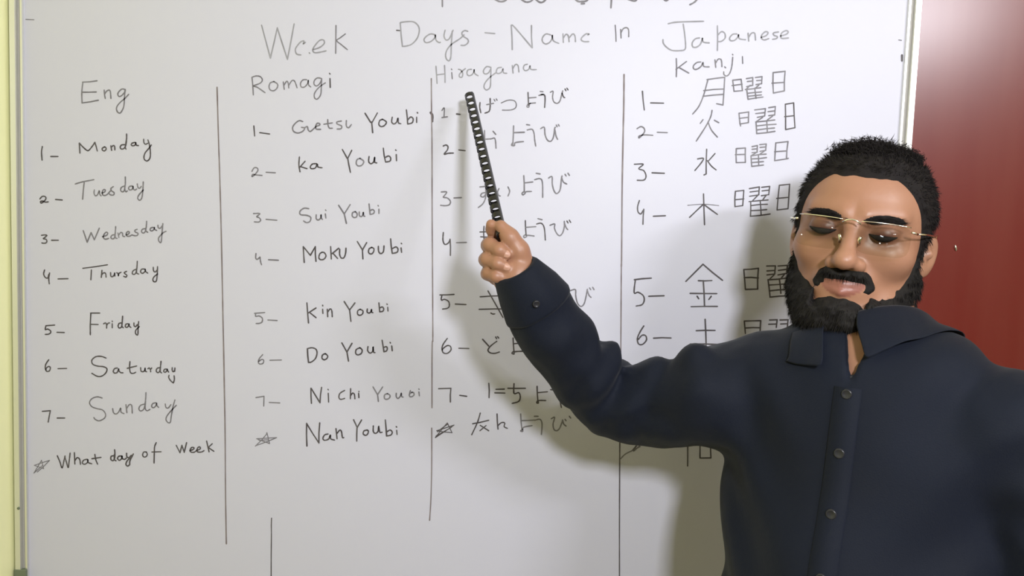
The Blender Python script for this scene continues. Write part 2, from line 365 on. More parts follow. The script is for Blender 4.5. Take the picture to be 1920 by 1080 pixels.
ink('F', 1, 2.5, 'number 3 and dash of the Romagi column', '222,522 270,522 245,545 262,552 275,570 262,585 228,584', 'L316,565 396,572')
ink('F', 1, 2.8, 'word Sui', '635,485 600,482 570,505 575,530 620,535 650,550 645,580 620,590 598,578', '692,532 692,560 708,570 725,555 728,530 730,555 738,565', 'L760,525 764,555', 'L762,495 764,498')
ink('F', 1, 2.8, 'word Youbi after Sui', 'L860,460 902,525', 'L946,455 902,525', 'L902,525 918,595', '985,508 965,515 962,540 978,552 995,545 998,522 985,508', '1015,510 1015,535 1030,545 1042,530 1045,510 1048,538 1056,542',
    'L1088,450 1096,528', '1096,500 1115,492 1128,505 1120,522 1098,528', 'L1162,490 1162,520', 'L1156,462 1158,465')
ink('F', 1, 2.7, 'number 4 and dash of the Romagi column', '240,822 238,855 250,865 268,850', '270,848 275,885 282,905', 'L335,868 408,872')
ink('F', 2, 2.8, 'word Moku', 'L595,770 602,888', 'L597,772 648,835', 'L648,835 685,770', 'L685,770 690,880', '735,812 718,825 712,855 728,868 752,862 765,838 752,815 735,812', 'L800,770 805,862', 'L860,782 812,822', 'L818,820 852,858',
    '868,790 868,830 880,855 900,852 912,820 915,782')
ink('F', 2, 2.8, 'word Youbi after Moku', 'L1000,732 1040,797', 'L1070,740 1038,795', 'L1038,795 1042,862', '1108,775 1088,788 1085,815 1105,825 1122,808 1124,785 1108,775', '1158,768 1160,805 1175,822 1195,808 1200,765',
    'L1250,712 1262,820', '1262,785 1290,772 1305,788 1298,812 1265,820', 'L1328,780 1332,812', 'L1330,745 1332,748')
ink('G', 1, 2.6, 'number 5 and dash of the Romagi column', 'L230,190 305,184', '238,190 238,212 265,210 288,228 285,255 265,265 242,266', 'L330,240 398,244')
ink('G', 2, 2.8, 'word Kin', 'L622,112 634,262', 'L690,150 628,190', 'L640,182 690,222', 'L740,160 742,190', 'L740,130 741,134', 'L775,160 778,215', '778,180 795,158 808,168 812,215')
ink('G', 2, 2.8, 'word Youbi after Kin', 'L902,102 942,165', 'L982,112 942,165', 'L942,165 952,250', '1022,160 1004,170 1002,195 1018,205 1038,195 1042,172 1022,160', '1075,158 1074,180 1088,188 1102,178 1106,160 1108,180 1116,185',
    'L1162,112 1168,178', '1168,150 1188,142 1198,158 1190,175 1168,178', 'L1228,145 1230,172', 'L1222,120 1224,123')
ink('G', 1, 2.5, 'number 6 and dash of the Romagi column', '290,500 265,530 258,558 270,570 292,565 298,545 285,535 262,550', 'L345,542 430,540')
ink('G', 2, 2.8, 'word Do', 'L626,455 634,558', '626,455 660,448 690,460 698,490 685,530 655,555 634,558', '760,492 740,502 735,525 750,538 770,530 778,510 760,492')
ink('G', 2, 2.8, 'word Youbi after Do', 'L884,412 922,480', 'L960,415 922,480', 'L922,480 934,548', '1020,448 992,462 988,490 1005,502 1030,490 1036,465 1020,448', '1080,440 1078,470 1095,488 1115,475 1118,440 1122,480 1132,485',
    'L1186,392 1200,478', '1200,445 1218,440 1225,455 1218,472 1200,478', 'L1258,435 1262,470', 'L1246,408 1248,412')
ink('G', 1, 2.5, 'number 7 and dash of the Romagi column', 'L240,822 300,812', 'L300,812 298,885', 'L340,858 418,862')
ink('G', 2, 2.6, 'word NiChi', 'L652,752 656,865', 'L654,752 720,860', 'L720,860 732,745', 'L782,790 785,855', 'L780,760 782,763', '905,768 870,790 862,820 875,835 905,828', 'L950,755 948,830', '948,810 965,788 978,798 982,830', 'L1010,790 1012,822', 'L1012,775 1012,778')
ink('G', 1, 2.7, 'word Youbi after NiChi', 'L1118,742 1152,800', 'L1190,742 1152,800', 'L1152,800 1158,850', '1225,792 1205,802 1204,828 1220,835 1240,825 1245,805 1225,792', '1292,790 1292,815 1305,828 1322,812 1330,788 1332,812 1342,818',
    'L1398,770 1392,790', '1410,782 1392,795 1392,812 1408,815 1425,802 1422,785 1410,782', 'L1462,780 1465,808', 'L1462,757 1463,760')
ink('H', 1, 1.9, 'small star before Nan Youbi', 'L235,346 318,258 322,245 342,326 245,290 395,282 240,342', 'L262,302 330,298')
ink('H', 2, 2.8, 'word Nan', 'L620,175 622,345', 'L622,180 712,322', 'L712,322 718,172', '780,255 755,262 742,288 755,302 785,292 798,262 800,290 828,300', 'L840,215 848,290', '848,250 870,225 882,240 888,280 898,282')
ink('H', 2, 2.8, 'word Youbi after Nan', 'L972,148 1000,208', 'L1032,150 998,208', 'L998,208 996,308', '1075,225 1050,232 1045,255 1065,265 1080,250 1082,232 1075,225', '1120,195 1120,235 1135,250 1155,235 1160,195 1168,240 1185,242',
    'L1210,150 1220,270', '1220,240 1245,225 1262,240 1252,262 1220,270', 'L1295,228 1298,258', 'L1292,200 1295,203')
ink('H', 2, 2.0, 'thin vertical line at the bottom of the Romagi column', 'L357,885 356,1000', 'L356,1000 354,1340')
# hiragana column
ink('I', 0, 2.5, 'faded column heading Hiragana', 'L150,498 158,625', 'L214,492 218,618', 'L155,562 212,555', '318,520 335,525 350,550 345,578 328,578 325,560 345,535 370,515', '415,520 390,525 382,550 395,568 420,560 435,535 436,520 440,550 465,568',
    '560,505 530,500 508,525 508,548 525,555 545,545 558,520', '562,505 560,600 555,655 530,675 512,660 512,635 530,605 560,575 600,545', '640,505 612,512 602,540 615,552 640,542 652,515 656,545 680,550', 'L722,492 728,548',
    '726,515 745,485 765,492 772,540', '835,482 812,490 806,515 820,530 845,520 855,492 862,520 902,522')
ink('I', 1, 2.5, 'letter i of Hiragana', 'L268,545 272,590', 'L266,518 268,522')
ink('I', 1, 2.5, 'number 1 of the Hiragana column', '195,828 212,810 210,880', 'L195,882 235,876')
ink('I', 2, 3.0, 'dash after number 1 of the Hiragana column', 'L305,855 330,858')
ink('I', 2, 2.7, 'dark strokes of hiragana row 1', '480,770 478,805 486,845', '556,740 556,800 548,835 518,848')
ink('I', 1, 2.2, 'light strokes of hiragana row 1', 'L530,785 582,775', 'L585,745 592,758', 'L602,742 608,752', '640,772 690,752 735,755 752,780 745,810 710,825 648,826')
ink('I', 2, 2.7, 'dark strokes of youbi in hiragana row 1', 'L840,695 844,790', '938,710 958,710 968,730 965,805', '1096,700 1105,725 1115,732', 'L1118,668 1124,680', 'L1132,662 1140,674')
ink('I', 1, 2.5, 'light strokes of youbi in hiragana row 1', 'L842,735 900,730', '858,775 840,782 832,800 845,804 850,785 856,776 895,772', 'L932,686 952,688', '922,716 955,708', '1008,692 1028,685 1024,730 1035,765 1060,775 1080,755 1095,700 1100,682')
ink('I', 1, 2.6, 'hiragana ka behind the comb', 'L514,980 516,1065', '505,1045 560,1042 592,1040 600,1112', 'L578,985 598,1008')
ink('I', 1, 2.7, 'hiragana youbi in row 2', 'L732,945 726,1085', 'L735,995 812,992', '728,1068 716,1088 738,1092 745,1070 805,1062', 'L830,935 852,938', '835,975 870,970 885,1000 890,1050 898,1095',
    '935,965 962,955 968,1010 985,1050 1010,1060 1030,1030 1040,965 1045,955', '1042,975 1050,1020 1062,1045', 'L1052,938 1058,950', 'L1068,935 1074,945')
ink('J', 2, 2.8, 'number 2 and dash of the Hiragana column', '205,95 225,88 240,100 235,125 215,150 215,158 240,150 280,148', 'L322,125 368,130')
ink('J', 1, 2.6, 'number 3 and dash of the Hiragana column', '190,440 230,440 215,465 205,480 235,485 258,510 250,535 220,543 185,540', 'L285,485 340,482')
ink('J', 1, 2.6, 'hiragana sui behind the comb', 'L480,402 545,396', '522,380 524,440 520,490 500,530 468,556', '518,445 495,450 485,470 505,478 520,460', '622,415 612,440 620,465 632,470', '690,402 702,435 690,470')
ink('J', 1, 2.7, 'hiragana youbi in row 3', 'L808,318 812,440', 'L812,372 875,365', '812,435 795,450 802,462 818,450 825,438 865,436', 'L902,300 930,305', '890,348 930,340 948,370 950,480',
    '995,335 1020,325 1022,380 1035,430 1055,452 1080,425 1090,350 1095,320', '1092,330 1105,365 1130,380', 'L1118,308 1126,320', 'L1140,300 1150,315')
ink('J', 2, 2.7, 'number 4 of the Hiragana column', '205,745 202,800 215,832 240,825 255,800', 'L255,795 258,915')
ink('J', 1, 2.7, 'dash after number 4 of the Hiragana column', 'L305,820 378,818')
ink('J', 2, 2.5, 'hiragana mo beside the hand', '510,698 508,760 515,810 530,830', 'L480,740 550,738', 'L485,776 590,778')
ink('J', 2, 2.6, 'dark strokes of hiragana youbi in row 4', 'L820,655 826,765', '905,680 940,675 962,710 970,800', 'L1132,658 1140,672', 'L1150,652 1160,668')
ink('J', 1, 2.6, 'light strokes of hiragana youbi in row 4', 'L822,705 898,700', '825,758 808,770 812,782 828,775 835,765 885,770', 'L915,640 945,648', '1005,690 1040,680 1038,710 1055,750 1078,768 1100,745 1112,700 1112,660', '1112,670 1125,705 1138,722')
ink('K', 2, 2.6, 'number 5 and dash of the Hiragana column', 'L180,212 285,208', '195,212 190,250 215,245 245,262 250,295 235,312 200,318', 'L295,280 375,284')
ink('K', 2, 2.6, 'hiragana ki left of the cuff', 'L482,226 640,218', 'L474,320 720,318', 'L540,182 652,380', '562,348 575,355 590,354')
ink('K', 1, 2.6, 'hiragana ubi right of the sleeve', 'L1060,100 1085,105', '1055,155 1095,150 1120,190 1128,250 1126,330 1110,380', '1158,180 1195,172 1198,220 1212,275 1238,298 1262,275 1278,210 1285,170', '1285,180 1298,215 1312,230', 'L1302,160 1310,172', 'L1325,155 1335,172')
ink('K', 2, 2.6, 'number 6 and dash of the Hiragana column', '235,538 205,580 195,615 205,645 235,650 262,625 258,598 235,592 205,612 198,625', 'L322,612 396,614')
ink('K', 2, 2.7, 'hiragana do', 'L500,545 545,595', '605,560 560,595 540,625 555,645 590,650 625,640', 'L598,528 604,540', 'L612,525 620,535')
ink('K', 2, 2.7, 'hiragana yo in row 6', 'L728,535 735,640', 'L732,578 792,572', '735,632 720,648 735,655 742,638 805,634')
ink('K', 2, 2.6, 'number 7 and dash of the Hiragana column', 'L170,915 262,912', 'L262,912 258,1015', 'L328,965 380,972')
ink('K', 2, 2.8, 'hiragana nichi', 'L546,875 548,982', 'L600,920 662,918', 'L592,946 666,948', 'L690,912 820,912', '735,878 735,950 770,945 782,975 770,1010 722,1025')
ink('K', 2, 2.8, 'hiragana yo u beside the sleeve in row 7', 'L908,898 914,1005', 'L912,945 985,938', '912,1005 905,1020 918,1022 920,1004 972,1004', 'L1010,922 1035,925', '1060,962 1085,975 1082,1010 1090,1055')
ink('L', 2, 1.8, 'small star in the Hiragana column', 'L145,482 235,372 270,445 155,430 285,388 145,482', 'L160,440 240,380', 'L150,470 265,405')
ink('L', 2, 2.6, 'hiragana nan', '482,298 460,370 418,460', 'L425,378 545,352', 'L482,390 545,430', 'L525,392 480,430', 'L608,305 615,418', '612,395 640,370 665,372 662,400 685,412')
ink('L', 1, 2.7, 'hiragana youbi in the last row', 'L785,305 795,425', 'L788,355 890,350', '798,420 785,432 800,435 806,405 870,392', 'L888,322 915,322', '890,352 930,345 945,380 940,458',
    '1015,340 1040,330 1028,380 1035,420 1055,430 1075,415 1090,380 1100,350', '1100,350 1108,380 1125,395', 'L1118,345 1125,355', 'L1150,322 1160,335')
# kanji column
ink('M', 3, 3.0, 'upper part of the line left of the Kanji column', '120,560 118,800 112,1070 106,1400 102,1900 100,2000')
ink('M', 3, 2.4, 'middle part of the line left of the Kanji column', '100,2000 98,2300 95,2750')
ink('M', 3, 2.2, 'short gap stroke of the line left of the Kanji column', 'L95,2790 94,3000')
ink('M', 2, 2.4, 'lower part of the line left of the Kanji column', '94,3000 90,3200 88,3400 86,3900 86,4340')
ink('M', 1, 2.6, 'column heading kanji', 'L512,440 512,575', 'L588,462 510,520', 'L530,505 605,548', '695,465 665,470 640,495 645,518 670,518 700,495 712,468 718,498 758,502', 'L802,450 808,505', '806,475 825,445 845,445 852,465 854,500',
    'L875,502 882,508', '935,430 928,500 912,550 890,570 870,560 868,540', 'L934,408 936,412', 'L1008,425 1010,475')
ink('M', 2, 2.6, 'number 1 and dash of the Kanji column', 'L258,685 272,825', 'L320,772 416,774')
ink('M', 1, 2.6, 'kanji for moon', '750,595 735,650 715,720 680,800 635,855', 'L742,598 875,580', 'L875,580 862,788', 'L718,680 862,668', 'L712,722 862,708', '862,788 835,782 815,778')
ink('M', 1, 2.6, 'kanji youbi in row 1', 'L935,602 998,595 1008,680 945,685 935,602', 'L930,642 1005,632', 'L1038,590 1085,582 1085,640 1040,650', 'L1045,612 1080,608', 'L1105,582 1155,575 1152,628 1110,635', 'L1115,605 1150,602', 'L1065,640 1035,672',
    'L1130,640 1100,665', 'L1030,672 1145,658', 'L1040,672 1050,745 1162,728', 'L1045,700 1150,690', 'L1048,722 1150,712', 'L1100,662 1110,738')
ink('M', 1, 2.6, 'kanji for day in row 1', 'L1238,545 1328,535 1322,682 1240,698 1238,545', 'L1230,624 1322,618')
ink('M', 1, 2.6, 'number 2 and dash of the Kanji column', '218,965 245,950 268,960 275,985 255,1015 232,1035 235,1020 270,1012 335,1015', 'L370,992 444,995')
ink('M', 1, 2.6, 'kanji for fire', '780,828 770,875 735,945 662,1058', '750,915 775,975 820,1028', 'L712,898 692,925', 'L798,902 830,920')
ink('M', 1, 2.6, 'kanji youbi in row 2', 'L982,850 1055,840 1052,920 990,930 982,850', 'L985,888 1052,880', 'L992,930 994,945', 'L1100,825 1180,815 1175,870 1120,880', 'L1108,852 1172,845', 'L1205,808 1255,800 1250,862 1205,868', 'L1200,838 1248,832',
    'L1160,880 1112,912', 'L1235,870 1195,900', 'L1108,915 1250,900', 'L1110,915 1115,1002 1252,985', 'L1112,945 1260,932', 'L1115,975 1248,960', 'L1190,905 1195,992')
ink('M', 2, 2.5, 'kanji for day in row 2', 'L1330,782 1392,772 1402,958 1332,972 1330,782', 'L1325,875 1395,868')
ink('N', 2, 2.6, 'number 3 and dash of the Kanji column', '198,312 265,312 230,345 268,360 285,400 270,430 220,432', 'L330,376 422,380')
ink('N', 2, 2.6, 'kanji for water', 'L740,200 736,385', 'L736,385 720,392', '672,272 715,268 700,300 652,358', 'L802,232 755,285', '745,285 775,325 810,354')
ink('N', 1, 2.6, 'kanji youbi in row 3', 'L962,195 1030,190 1030,298 962,300 962,195', 'L955,240 1030,238', 'L1080,180 1120,172 1118,222 1080,225', 'L1080,200 1118,196', 'L1138,165 1186,160 1182,208 1140,215', 'L1140,186 1182,182', 'L1115,222 1075,248',
    'L1170,215 1140,235', 'L1072,250 1185,236', 'L1072,250 1078,328 1165,318', 'L1075,272 1188,262', 'L1075,300 1165,292', 'L1128,240 1130,320')
ink('N', 1, 2.6, 'kanji for day in row 3', 'L1258,152 1350,142 1338,272 1250,285 1258,152', 'L1250,218 1340,212', 'L1338,272 1352,268')
ink('N', 2, 2.6, 'number 4 and dash of the Kanji column', '235,585 222,630 225,668 245,685 262,660', 'L268,650 262,762', 'L340,702 430,698')
ink('N', 2, 2.7, 'kanji for tree', 'L716,535 724,765', 'L715,612 612,710', 'L720,615 820,688')
ink('N', 1, 1.8, 'thin crossbar of the kanji for tree', '598,620 715,612 830,622')
ink('N', 2, 2.5, 'kanji youbi in row 4', 'L955,515 1018,508 1010,622 952,630 955,515', 'L952,578 1018,572', 'L1060,495 1135,482 1130,542 1062,552', 'L1065,520 1130,512', 'L1152,485 1212,478 1205,540 1150,548', 'L1155,512 1208,506', 'L1120,548 1085,585',
    'L1185,545 1160,580', 'L1058,592 1200,580', 'L1070,595 1068,702 1215,685', 'L1072,622 1195,612', 'L1070,660 1190,652', 'L1142,590 1148,692')
ink('N', 2, 2.5, 'kanji for day in row 4', 'L1285,470 1362,462 1350,645 1268,655 1285,470', 'L1265,568 1355,560')
ink('O', 2, 2.9, 'number 5 and dash of the Kanji column', 'L198,298 324,286', '205,298 196,395 225,392 262,415 272,450 255,485 212,495', 'L306,422 420,418')
ink('O', 2, 2.9, 'kanji for gold', 'L584,310 712,182', 'L712,182 858,302', 'L678,305 778,304', 'L714,305 724,498', 'L616,400 815,402', 'L624,500 820,498', 'L668,422 680,440', 'L774,422 756,446')
ink('O', 2, 2.8, 'kanji youbi in row 5 beside the face', 'L1018,222 1128,212 1122,368 1030,370 1018,222', 'L1022,282 1128,285', 'L1190,195 1255,194 1250,255 1192,262', 'L1192,232 1248,228', 'L1275,195 1345,190 1340,240', 'L1278,228 1340,220', 'L1275,262 1340,250',
    'L1245,262 1215,290', 'L1325,255 1300,285', 'L1200,298 1340,285', 'L1200,298 1215,428 1358,418', 'L1205,338 1350,328', 'L1210,382 1350,372', 'L1285,292 1296,400')
ink('O', 2, 2.9, 'number 6 and dash of the Kanji column', '268,645 240,690 220,740 230,780 260,782 288,750 282,718 255,715 228,745', 'L342,736 472,735')
ink('O', 2, 2.9, 'kanji for earth', 'L728,595 736,788', 'L662,680 802,678', 'L616,780 830,784')
ink('O', 2, 2.8, 'tops of kanji above the shoulder in row 6', 'L1030,700 1022,608 1145,605 1140,700', 'L1030,660 1140,658', 'L1212,600 1268,598 1262,655', 'L1205,632 1262,630', 'L1290,600 1350,598 1345,655', 'L1295,630 1345,628')
ink('Q', 1, 2.4, 'scribbled star under the sleeve', '95,400 130,365 180,340 240,310', '180,340 215,300 190,345 240,300')
ink('Q', 2, 2.6, 'kanji strokes under the arm', 'L598,250 597,455', 'L690,260 690,395 772,394 768,260')
ink('M', 1, 2.0, 'tiny mark near the right edge', 'L2180,300 2200,303')
ink('M', 2, 4.0, 'small dark mark on the right edge', 'L2204,415 2204,455')

def smooth_path(pts, n=5):
    if len(pts) < 3: return pts
    out = []
    for i in range(len(pts) - 1):
        p0 = pts[max(i - 1, 0)]; p1 = pts[i]; p2 = pts[i + 1]; p3 = pts[min(i + 2, len(pts) - 1)]
        for k in range(n):
            t = k / n
            out.append(tuple(0.5 * (2 * p1[j] + (p2[j] - p0[j]) * t + (2 * p0[j] - 5 * p1[j] + 4 * p2[j] - p3[j]) * t * t
                                    + (3 * p1[j] - p0[j] - 3 * p2[j] + p3[j]) * t ** 3) for j in (0, 1)))
    out.append(pts[-1])
    return out

def split_runs(entry):
    """rows of well separated glyphs become one part each"""
    crop, tone, wid, label, strokes = entry
    cut = {'dash and word Name of the faded heading': (1, 'dash before Name of the faded heading', 'word Name of the faded heading'),
           'letters of Youbi after ka': (3, 'letter Y of Youbi after ka', 'letters u b i of Youbi after ka'),
           'light strokes of hiragana row 1': (3, 'crossbar and tick marks of hiragana row 1', 'hiragana tsu in row 1'),
           'dark strokes of hiragana youbi in row 4': (1, 'dark stroke of hiragana yo in row 4', 'dark strokes of hiragana u and bi in row 4')}.get(label)
    if cut: return [(crop, tone, wid, cut[1], strokes[:cut[0]]), (crop, tone, wid, cut[2], strokes[cut[0]:])]
    if 'cut off' not in label: return [entry]
    return [(crop, tone, wid, label, (s,)) for s in strokes]
INK = [e for entry in INK for e in split_runs(entry)]
layer = 0
for crop, tone, wid, label, strokes in INK:
    ox, oy = OFF[crop]
    verts, faces = [], []
    for s in strokes:
        straight = s[0] == 'L'
        pts = [tuple(map(float, q.split(','))) for q in s.lstrip('L').split()]
        pts = [(ox + a / 4.0, oy + b / 4.0) for a, b in pts]
        runs = [[pts[i], pts[i + 1]] for i in range(len(pts) - 1)] if (straight and len(pts) > 2) else [pts if straight else smooth_path(pts)]
        for run in runs:
            layer += 1
            y = -0.00015 - (layer % 7) * 0.00002
            q = [on_board(a, b, 0.0) for a, b in run]
            if (q[-1] - q[0]).length > 0.02 and len(q) == 2:
                mid = (q[0] + q[1]) / 2 + Vector((random.uniform(-1, 1), 0, random.uniform(-1, 1))) * 0.0006
                q = [q[0], mid, q[1]]
            hw = wid * 0.5 * D / FPX * 1.0
            n = len(q); b0 = len(verts)
            for i, p in enumerate(q):
                t = (q[min(i + 1, n - 1)] - q[max(i - 1, 0)])
                t = Vector((t.x, 0, t.z)); t = t.normalized() if t.length > 1e-9 else Vector((1, 0, 0))
                nn = Vector((-t.z, 0, t.x))
                e = 0.45 if (i == 0 or i == n - 1) else 1.0
                hh = hw * random.uniform(0.85, 1.1)
                c = p + t * (hw * (-1 if i == 0 else 1 if i == n - 1 else 0))
                if e < 1:   # rounded tip
                    body = p
                    a1, a2 = (c, body) if i == 0 else (body, c)
                    w1, w2 = (0.45, 1.0) if i == 0 else (1.0, 0.45)
                    for cc, ww in ((a1, w1), (a2, w2)):
                        verts.append((cc.x + nn.x * hh * ww, y, cc.z + nn.z * hh * ww))
                        verts.append((cc.x - nn.x * hh * ww, y, cc.z - nn.z * hh * ww))
                else:
                    verts.append((p.x + nn.x * hh, y, p.z + nn.z * hh))
                    verts.append((p.x - nn.x * hh, y, p.z - nn.z * hh))
            m = (len(verts) - b0) // 2
            for i in range(m - 1):
                a = b0 + 2 * i
                faces.append((a, a + 1, a + 3, a + 2))
    if not verts: continue
    me = mesh_from(verts, faces, 'handwriting')
    o = link('handwriting', me, M_ink[tone], board)
    o['label'] = label
# ------------------------------------------------------------------ signed distance modelling (numpy) + surface nets
F32 = np.float32
def A(*v): return np.array(v, F32)

def smin(a, b, k):
    h = np.maximum(k - np.abs(a - b), 0) / k
    return np.minimum(a, b) - h * h * k * 0.25
def smax(a, b, k): return -smin(-a, -b, k)

def ell(p, c, r):
    q = (p - A(*c)); r = A(*r)
    k0 = np.linalg.norm(q / r, axis=-1); k1 = np.linalg.norm(q / (r * r), axis=-1)
    return k0 * (k0 - 1.0) / np.maximum(k1, 1e-6)

def cone(p, a, b, ra, rb=None):
    a = np.asarray(a, F32); b = np.asarray(b, F32); rb = ra if rb is None else rb
    ab = b - a; pa = p - a
    t = np.clip((pa @ ab) / (ab @ ab), 0, 1)
    return np.linalg.norm(pa - t[:, None] * ab, axis=-1) - (ra + (rb - ra) * t)

def chain(p, pts, rs, k=0.01):
    d = None
    for i in range(len(pts) - 1):
        e = cone(p, pts[i], pts[i + 1], rs[i], rs[i + 1])
        d = e if d is None else smin(d, e, k)
    return d

def guarded(fn, c, R, k=0.0):
    """evaluate fn only near the bounding sphere (c, R)"""
    c = np.asarray(c, F32)
    def g(p):
        dist = np.linalg.norm(p - c, axis=-1) - R
        out = dist + 0.03
        m = dist < 0.03
        if m.any(): out[m] = fn(p[m])
        return out.astype(F32)
    return g

def surface_nets(f, lo, hi, h, name='mesh'):
    B = 8
    lo = np.asarray(lo, float); hi = np.asarray(hi, float)
    nb = np.ceil((hi - lo) / (B * h)).astype(int) + 1
    bi = np.stack(np.meshgrid(*[np.arange(n) for n in nb], indexing='ij'), -1).reshape(-1, 3)
    cen = lo + (bi + 0.5) * B * h
    d = np.concatenate([f(c.astype(F32)) for c in np.array_split(cen, max(1, len(cen) // 200000))])
    act = bi[np.abs(d) < 0.5 * math.sqrt(3) * B * h * 1.45 + 0.002]
    g = np.arange(B + 1)
    off = np.stack(np.meshgrid(g, g, g, indexing='ij'), -1).reshape(-1, 3)
    NB = int(max(nb)) * B + 4
    keyf = lambda ix: (ix[:, 0].astype(np.int64) * NB + ix[:, 1]) * NB + ix[:, 2]
    allk, allv, quads = [], [], []
    corners = np.array([(a, b, c) for a in (0, 1) for b in (0, 1) for c in (0, 1)])
    edges = [(i, j) for i in range(8) for j in range(i + 1, 8) if np.abs(corners[i] - corners[j]).sum() == 1]
    for ch in np.array_split(act, max(1, len(act) // 600)):
        base = ch[:, None, :] * B + off[None]
        pts = (lo + base * h).reshape(-1, 3).astype(F32)
        v = f(pts).reshape(len(ch), B + 1, B + 1, B + 1)
        cv = np.stack([v[:, a:a + B, b:b + B, c:c + B] for a, b, c in corners], -1)
        s = cv < 0
        cnt = s.sum(-1); m = (cnt > 0) & (cnt < 8)
        idx = np.argwhere(m)
        if len(idx):
            cvm = cv[m].astype(float)
            acc = np.zeros((len(idx), 3)); num = np.zeros(len(idx))
            for i, j in edges:
                a, b = cvm[:, i], cvm[:, j]
                x = (a < 0) != (b < 0)
                t = np.where(x, a / np.where(x, a - b, 1), 0)
                acc += x[:, None] * (corners[i] + t[:, None] * (corners[j] - corners[i])); num += x
            cell = ch[idx[:, 0]] * B + idx[:, 1:]
            allk.append(keyf(cell)); allv.append(lo + (cell + acc / num[:, None]) * h)
        sg = v < 0
        for ax in range(3):
            sh = [slice(0, B)] * 3; s2 = [slice(0, B)] * 3; s2[ax] = slice(1, B + 1)
            a = sg[(slice(None), *sh)]; b = sg[(slice(None), *s2)]
            e = np.argwhere(a != b)
            if not len(e): continue
            flip = a[tuple(e.T)]
            pt = ch[e[:, 0]] * B + e[:, 1:]
            u, w_ = [(1, 2), (2, 0), (0, 1)][ax]
            du = np.zeros(3, int); du[u] = 1; dw = np.zeros(3, int); dw[w_] = 1
            q = np.stack([keyf(pt - du - dw), keyf(pt - dw), keyf(pt), keyf(pt - du)], -1)
            q[~flip] = q[~flip][:, ::-1]
            quads.append(q)
    K = np.concatenate(allk); V = np.concatenate(allv); Q = np.concatenate(quads)
    o = np.argsort(K); K = K[o]; V = V[o]
    ix = np.searchsorted(K, Q); ix = np.minimum(ix, len(K) - 1)
    Q = ix[(K[ix] == Q).all(1)]
    me = bpy.data.meshes.new(name)
    me.vertices.add(len(V)); me.vertices.foreach_set('co', V.astype(F32).ravel())
    me.loops.add(len(Q) * 4); me.loops.foreach_set('vertex_index', Q.astype(np.int32).ravel())
    me.polygons.add(len(Q)); me.polygons.foreach_set('loop_start', np.arange(0, len(Q) * 4, 4, dtype=np.int32))
    me.polygons.foreach_set('use_smooth', np.ones(len(Q), bool))
    me.update(calc_edges=True)
    return me

def coords(me):
    a = np.empty(len(me.vertices) * 3, F32); me.vertices.foreach_get('co', a); return a.reshape(-1, 3)
def normals(me):
    a = np.empty(len(me.vertices) * 3, F32); me.vertex_normals.foreach_get('vector', a); return a.reshape(-1, 3)

def wob(p, f, seed=0.0):
    """cheap smooth pseudo noise in about [-1, 1]"""
    x, y, z = p[:, 0] * f, p[:, 1] * f, p[:, 2] * f
    return (np.sin(x * 1.7 + 1.3 * np.sin(y * 1.1 + seed) + seed) * np.sin(y * 1.9 + 1.1 * np.sin(z * 1.3 + seed * 2) + 2 * seed)
            + np.sin(z * 1.6 + 1.2 * np.sin(x * 1.2 + seed * 3) + seed)) * 0.5

# ------------------------------------------------------------------ person: frames
def rotz(a): return np.array([[math.cos(a), -math.sin(a), 0], [math.sin(a), math.cos(a), 0], [0, 0, 1]])
def rotx(a): return np.array([[1, 0, 0], [0, math.cos(a), -math.sin(a)], [0, math.sin(a), math.cos(a)]])
def roty(a): return np.array([[math.cos(a), 0, math.sin(a)], [0, 1, 0], [-math.sin(a), 0, math.cos(a)]])

# body frame: columns = his left, forward, up.  facing the lens and turned towards the board
BS = 0.93
YAW = math.radians(36)
TB = np.array([[math.cos(YAW), -math.sin(YAW), 0], [-math.sin(YAW), -math.cos(YAW), 0], [0, 0, 1.0]]).T
N0 = P(1612, 664, 0.89)                      # base of the throat
def body_pt(x, y, z): return N0 + TB @ np.array([x, y, z]) * BS
def to_body(p): return ((p - N0.astype(F32)) @ TB.astype(F32)) / F32(BS)

# head frame: expressed in the camera's axes, then turned
HC = P(1616, 432, 0.975)                     # centre of the skull at eye height
hy, hr, hp_ = math.radians(29), math.radians(11.5), math.radians(-8)
# camera axes: right, towards the lens, up
CAMX = np.stack([CR[:, 0], CR[:, 2], CR[:, 1]], 1)
Hl = np.array([math.cos(hy), math.sin(hy), 0]); Hf = np.array([-math.sin(hy), math.cos(hy), 0]); Hu = np.array([0, 0, 1.0])
HM = np.stack([Hl, Hf, Hu], 1)               # left, forward, up in (right, towards lens, up)
pit = rotx(hp_)                              # nod
roll = roty(hr)                              # top of the head leans to the right of the photograph
HB = CAMX @ roll @ HM @ pit
def to_head(p): return ((p - HC.astype(F32)) @ HB.astype(F32))
def head_pt(x, y, z): return HC + HB @ np.array([x, y, z])

# right arm joints
SH_R = body_pt(-0.150, -0.035, -0.070)
EL_R = P(1158, 762, 1.06)
WR_R = P(968, 522, 0.975)
SH_L = body_pt(0.155, -0.035, -0.070)
EL_L = body_pt(0.235, -0.045, -0.340)
WR_L = body_pt(0.250, 0.06, -0.570)
print('upper arm', np.linalg.norm(EL_R - SH_R), 'forearm', np.linalg.norm(WR_R - EL_R), 'HC', HC, 'N0', N0, 'SH', SH_R, EL_R, WR_R)

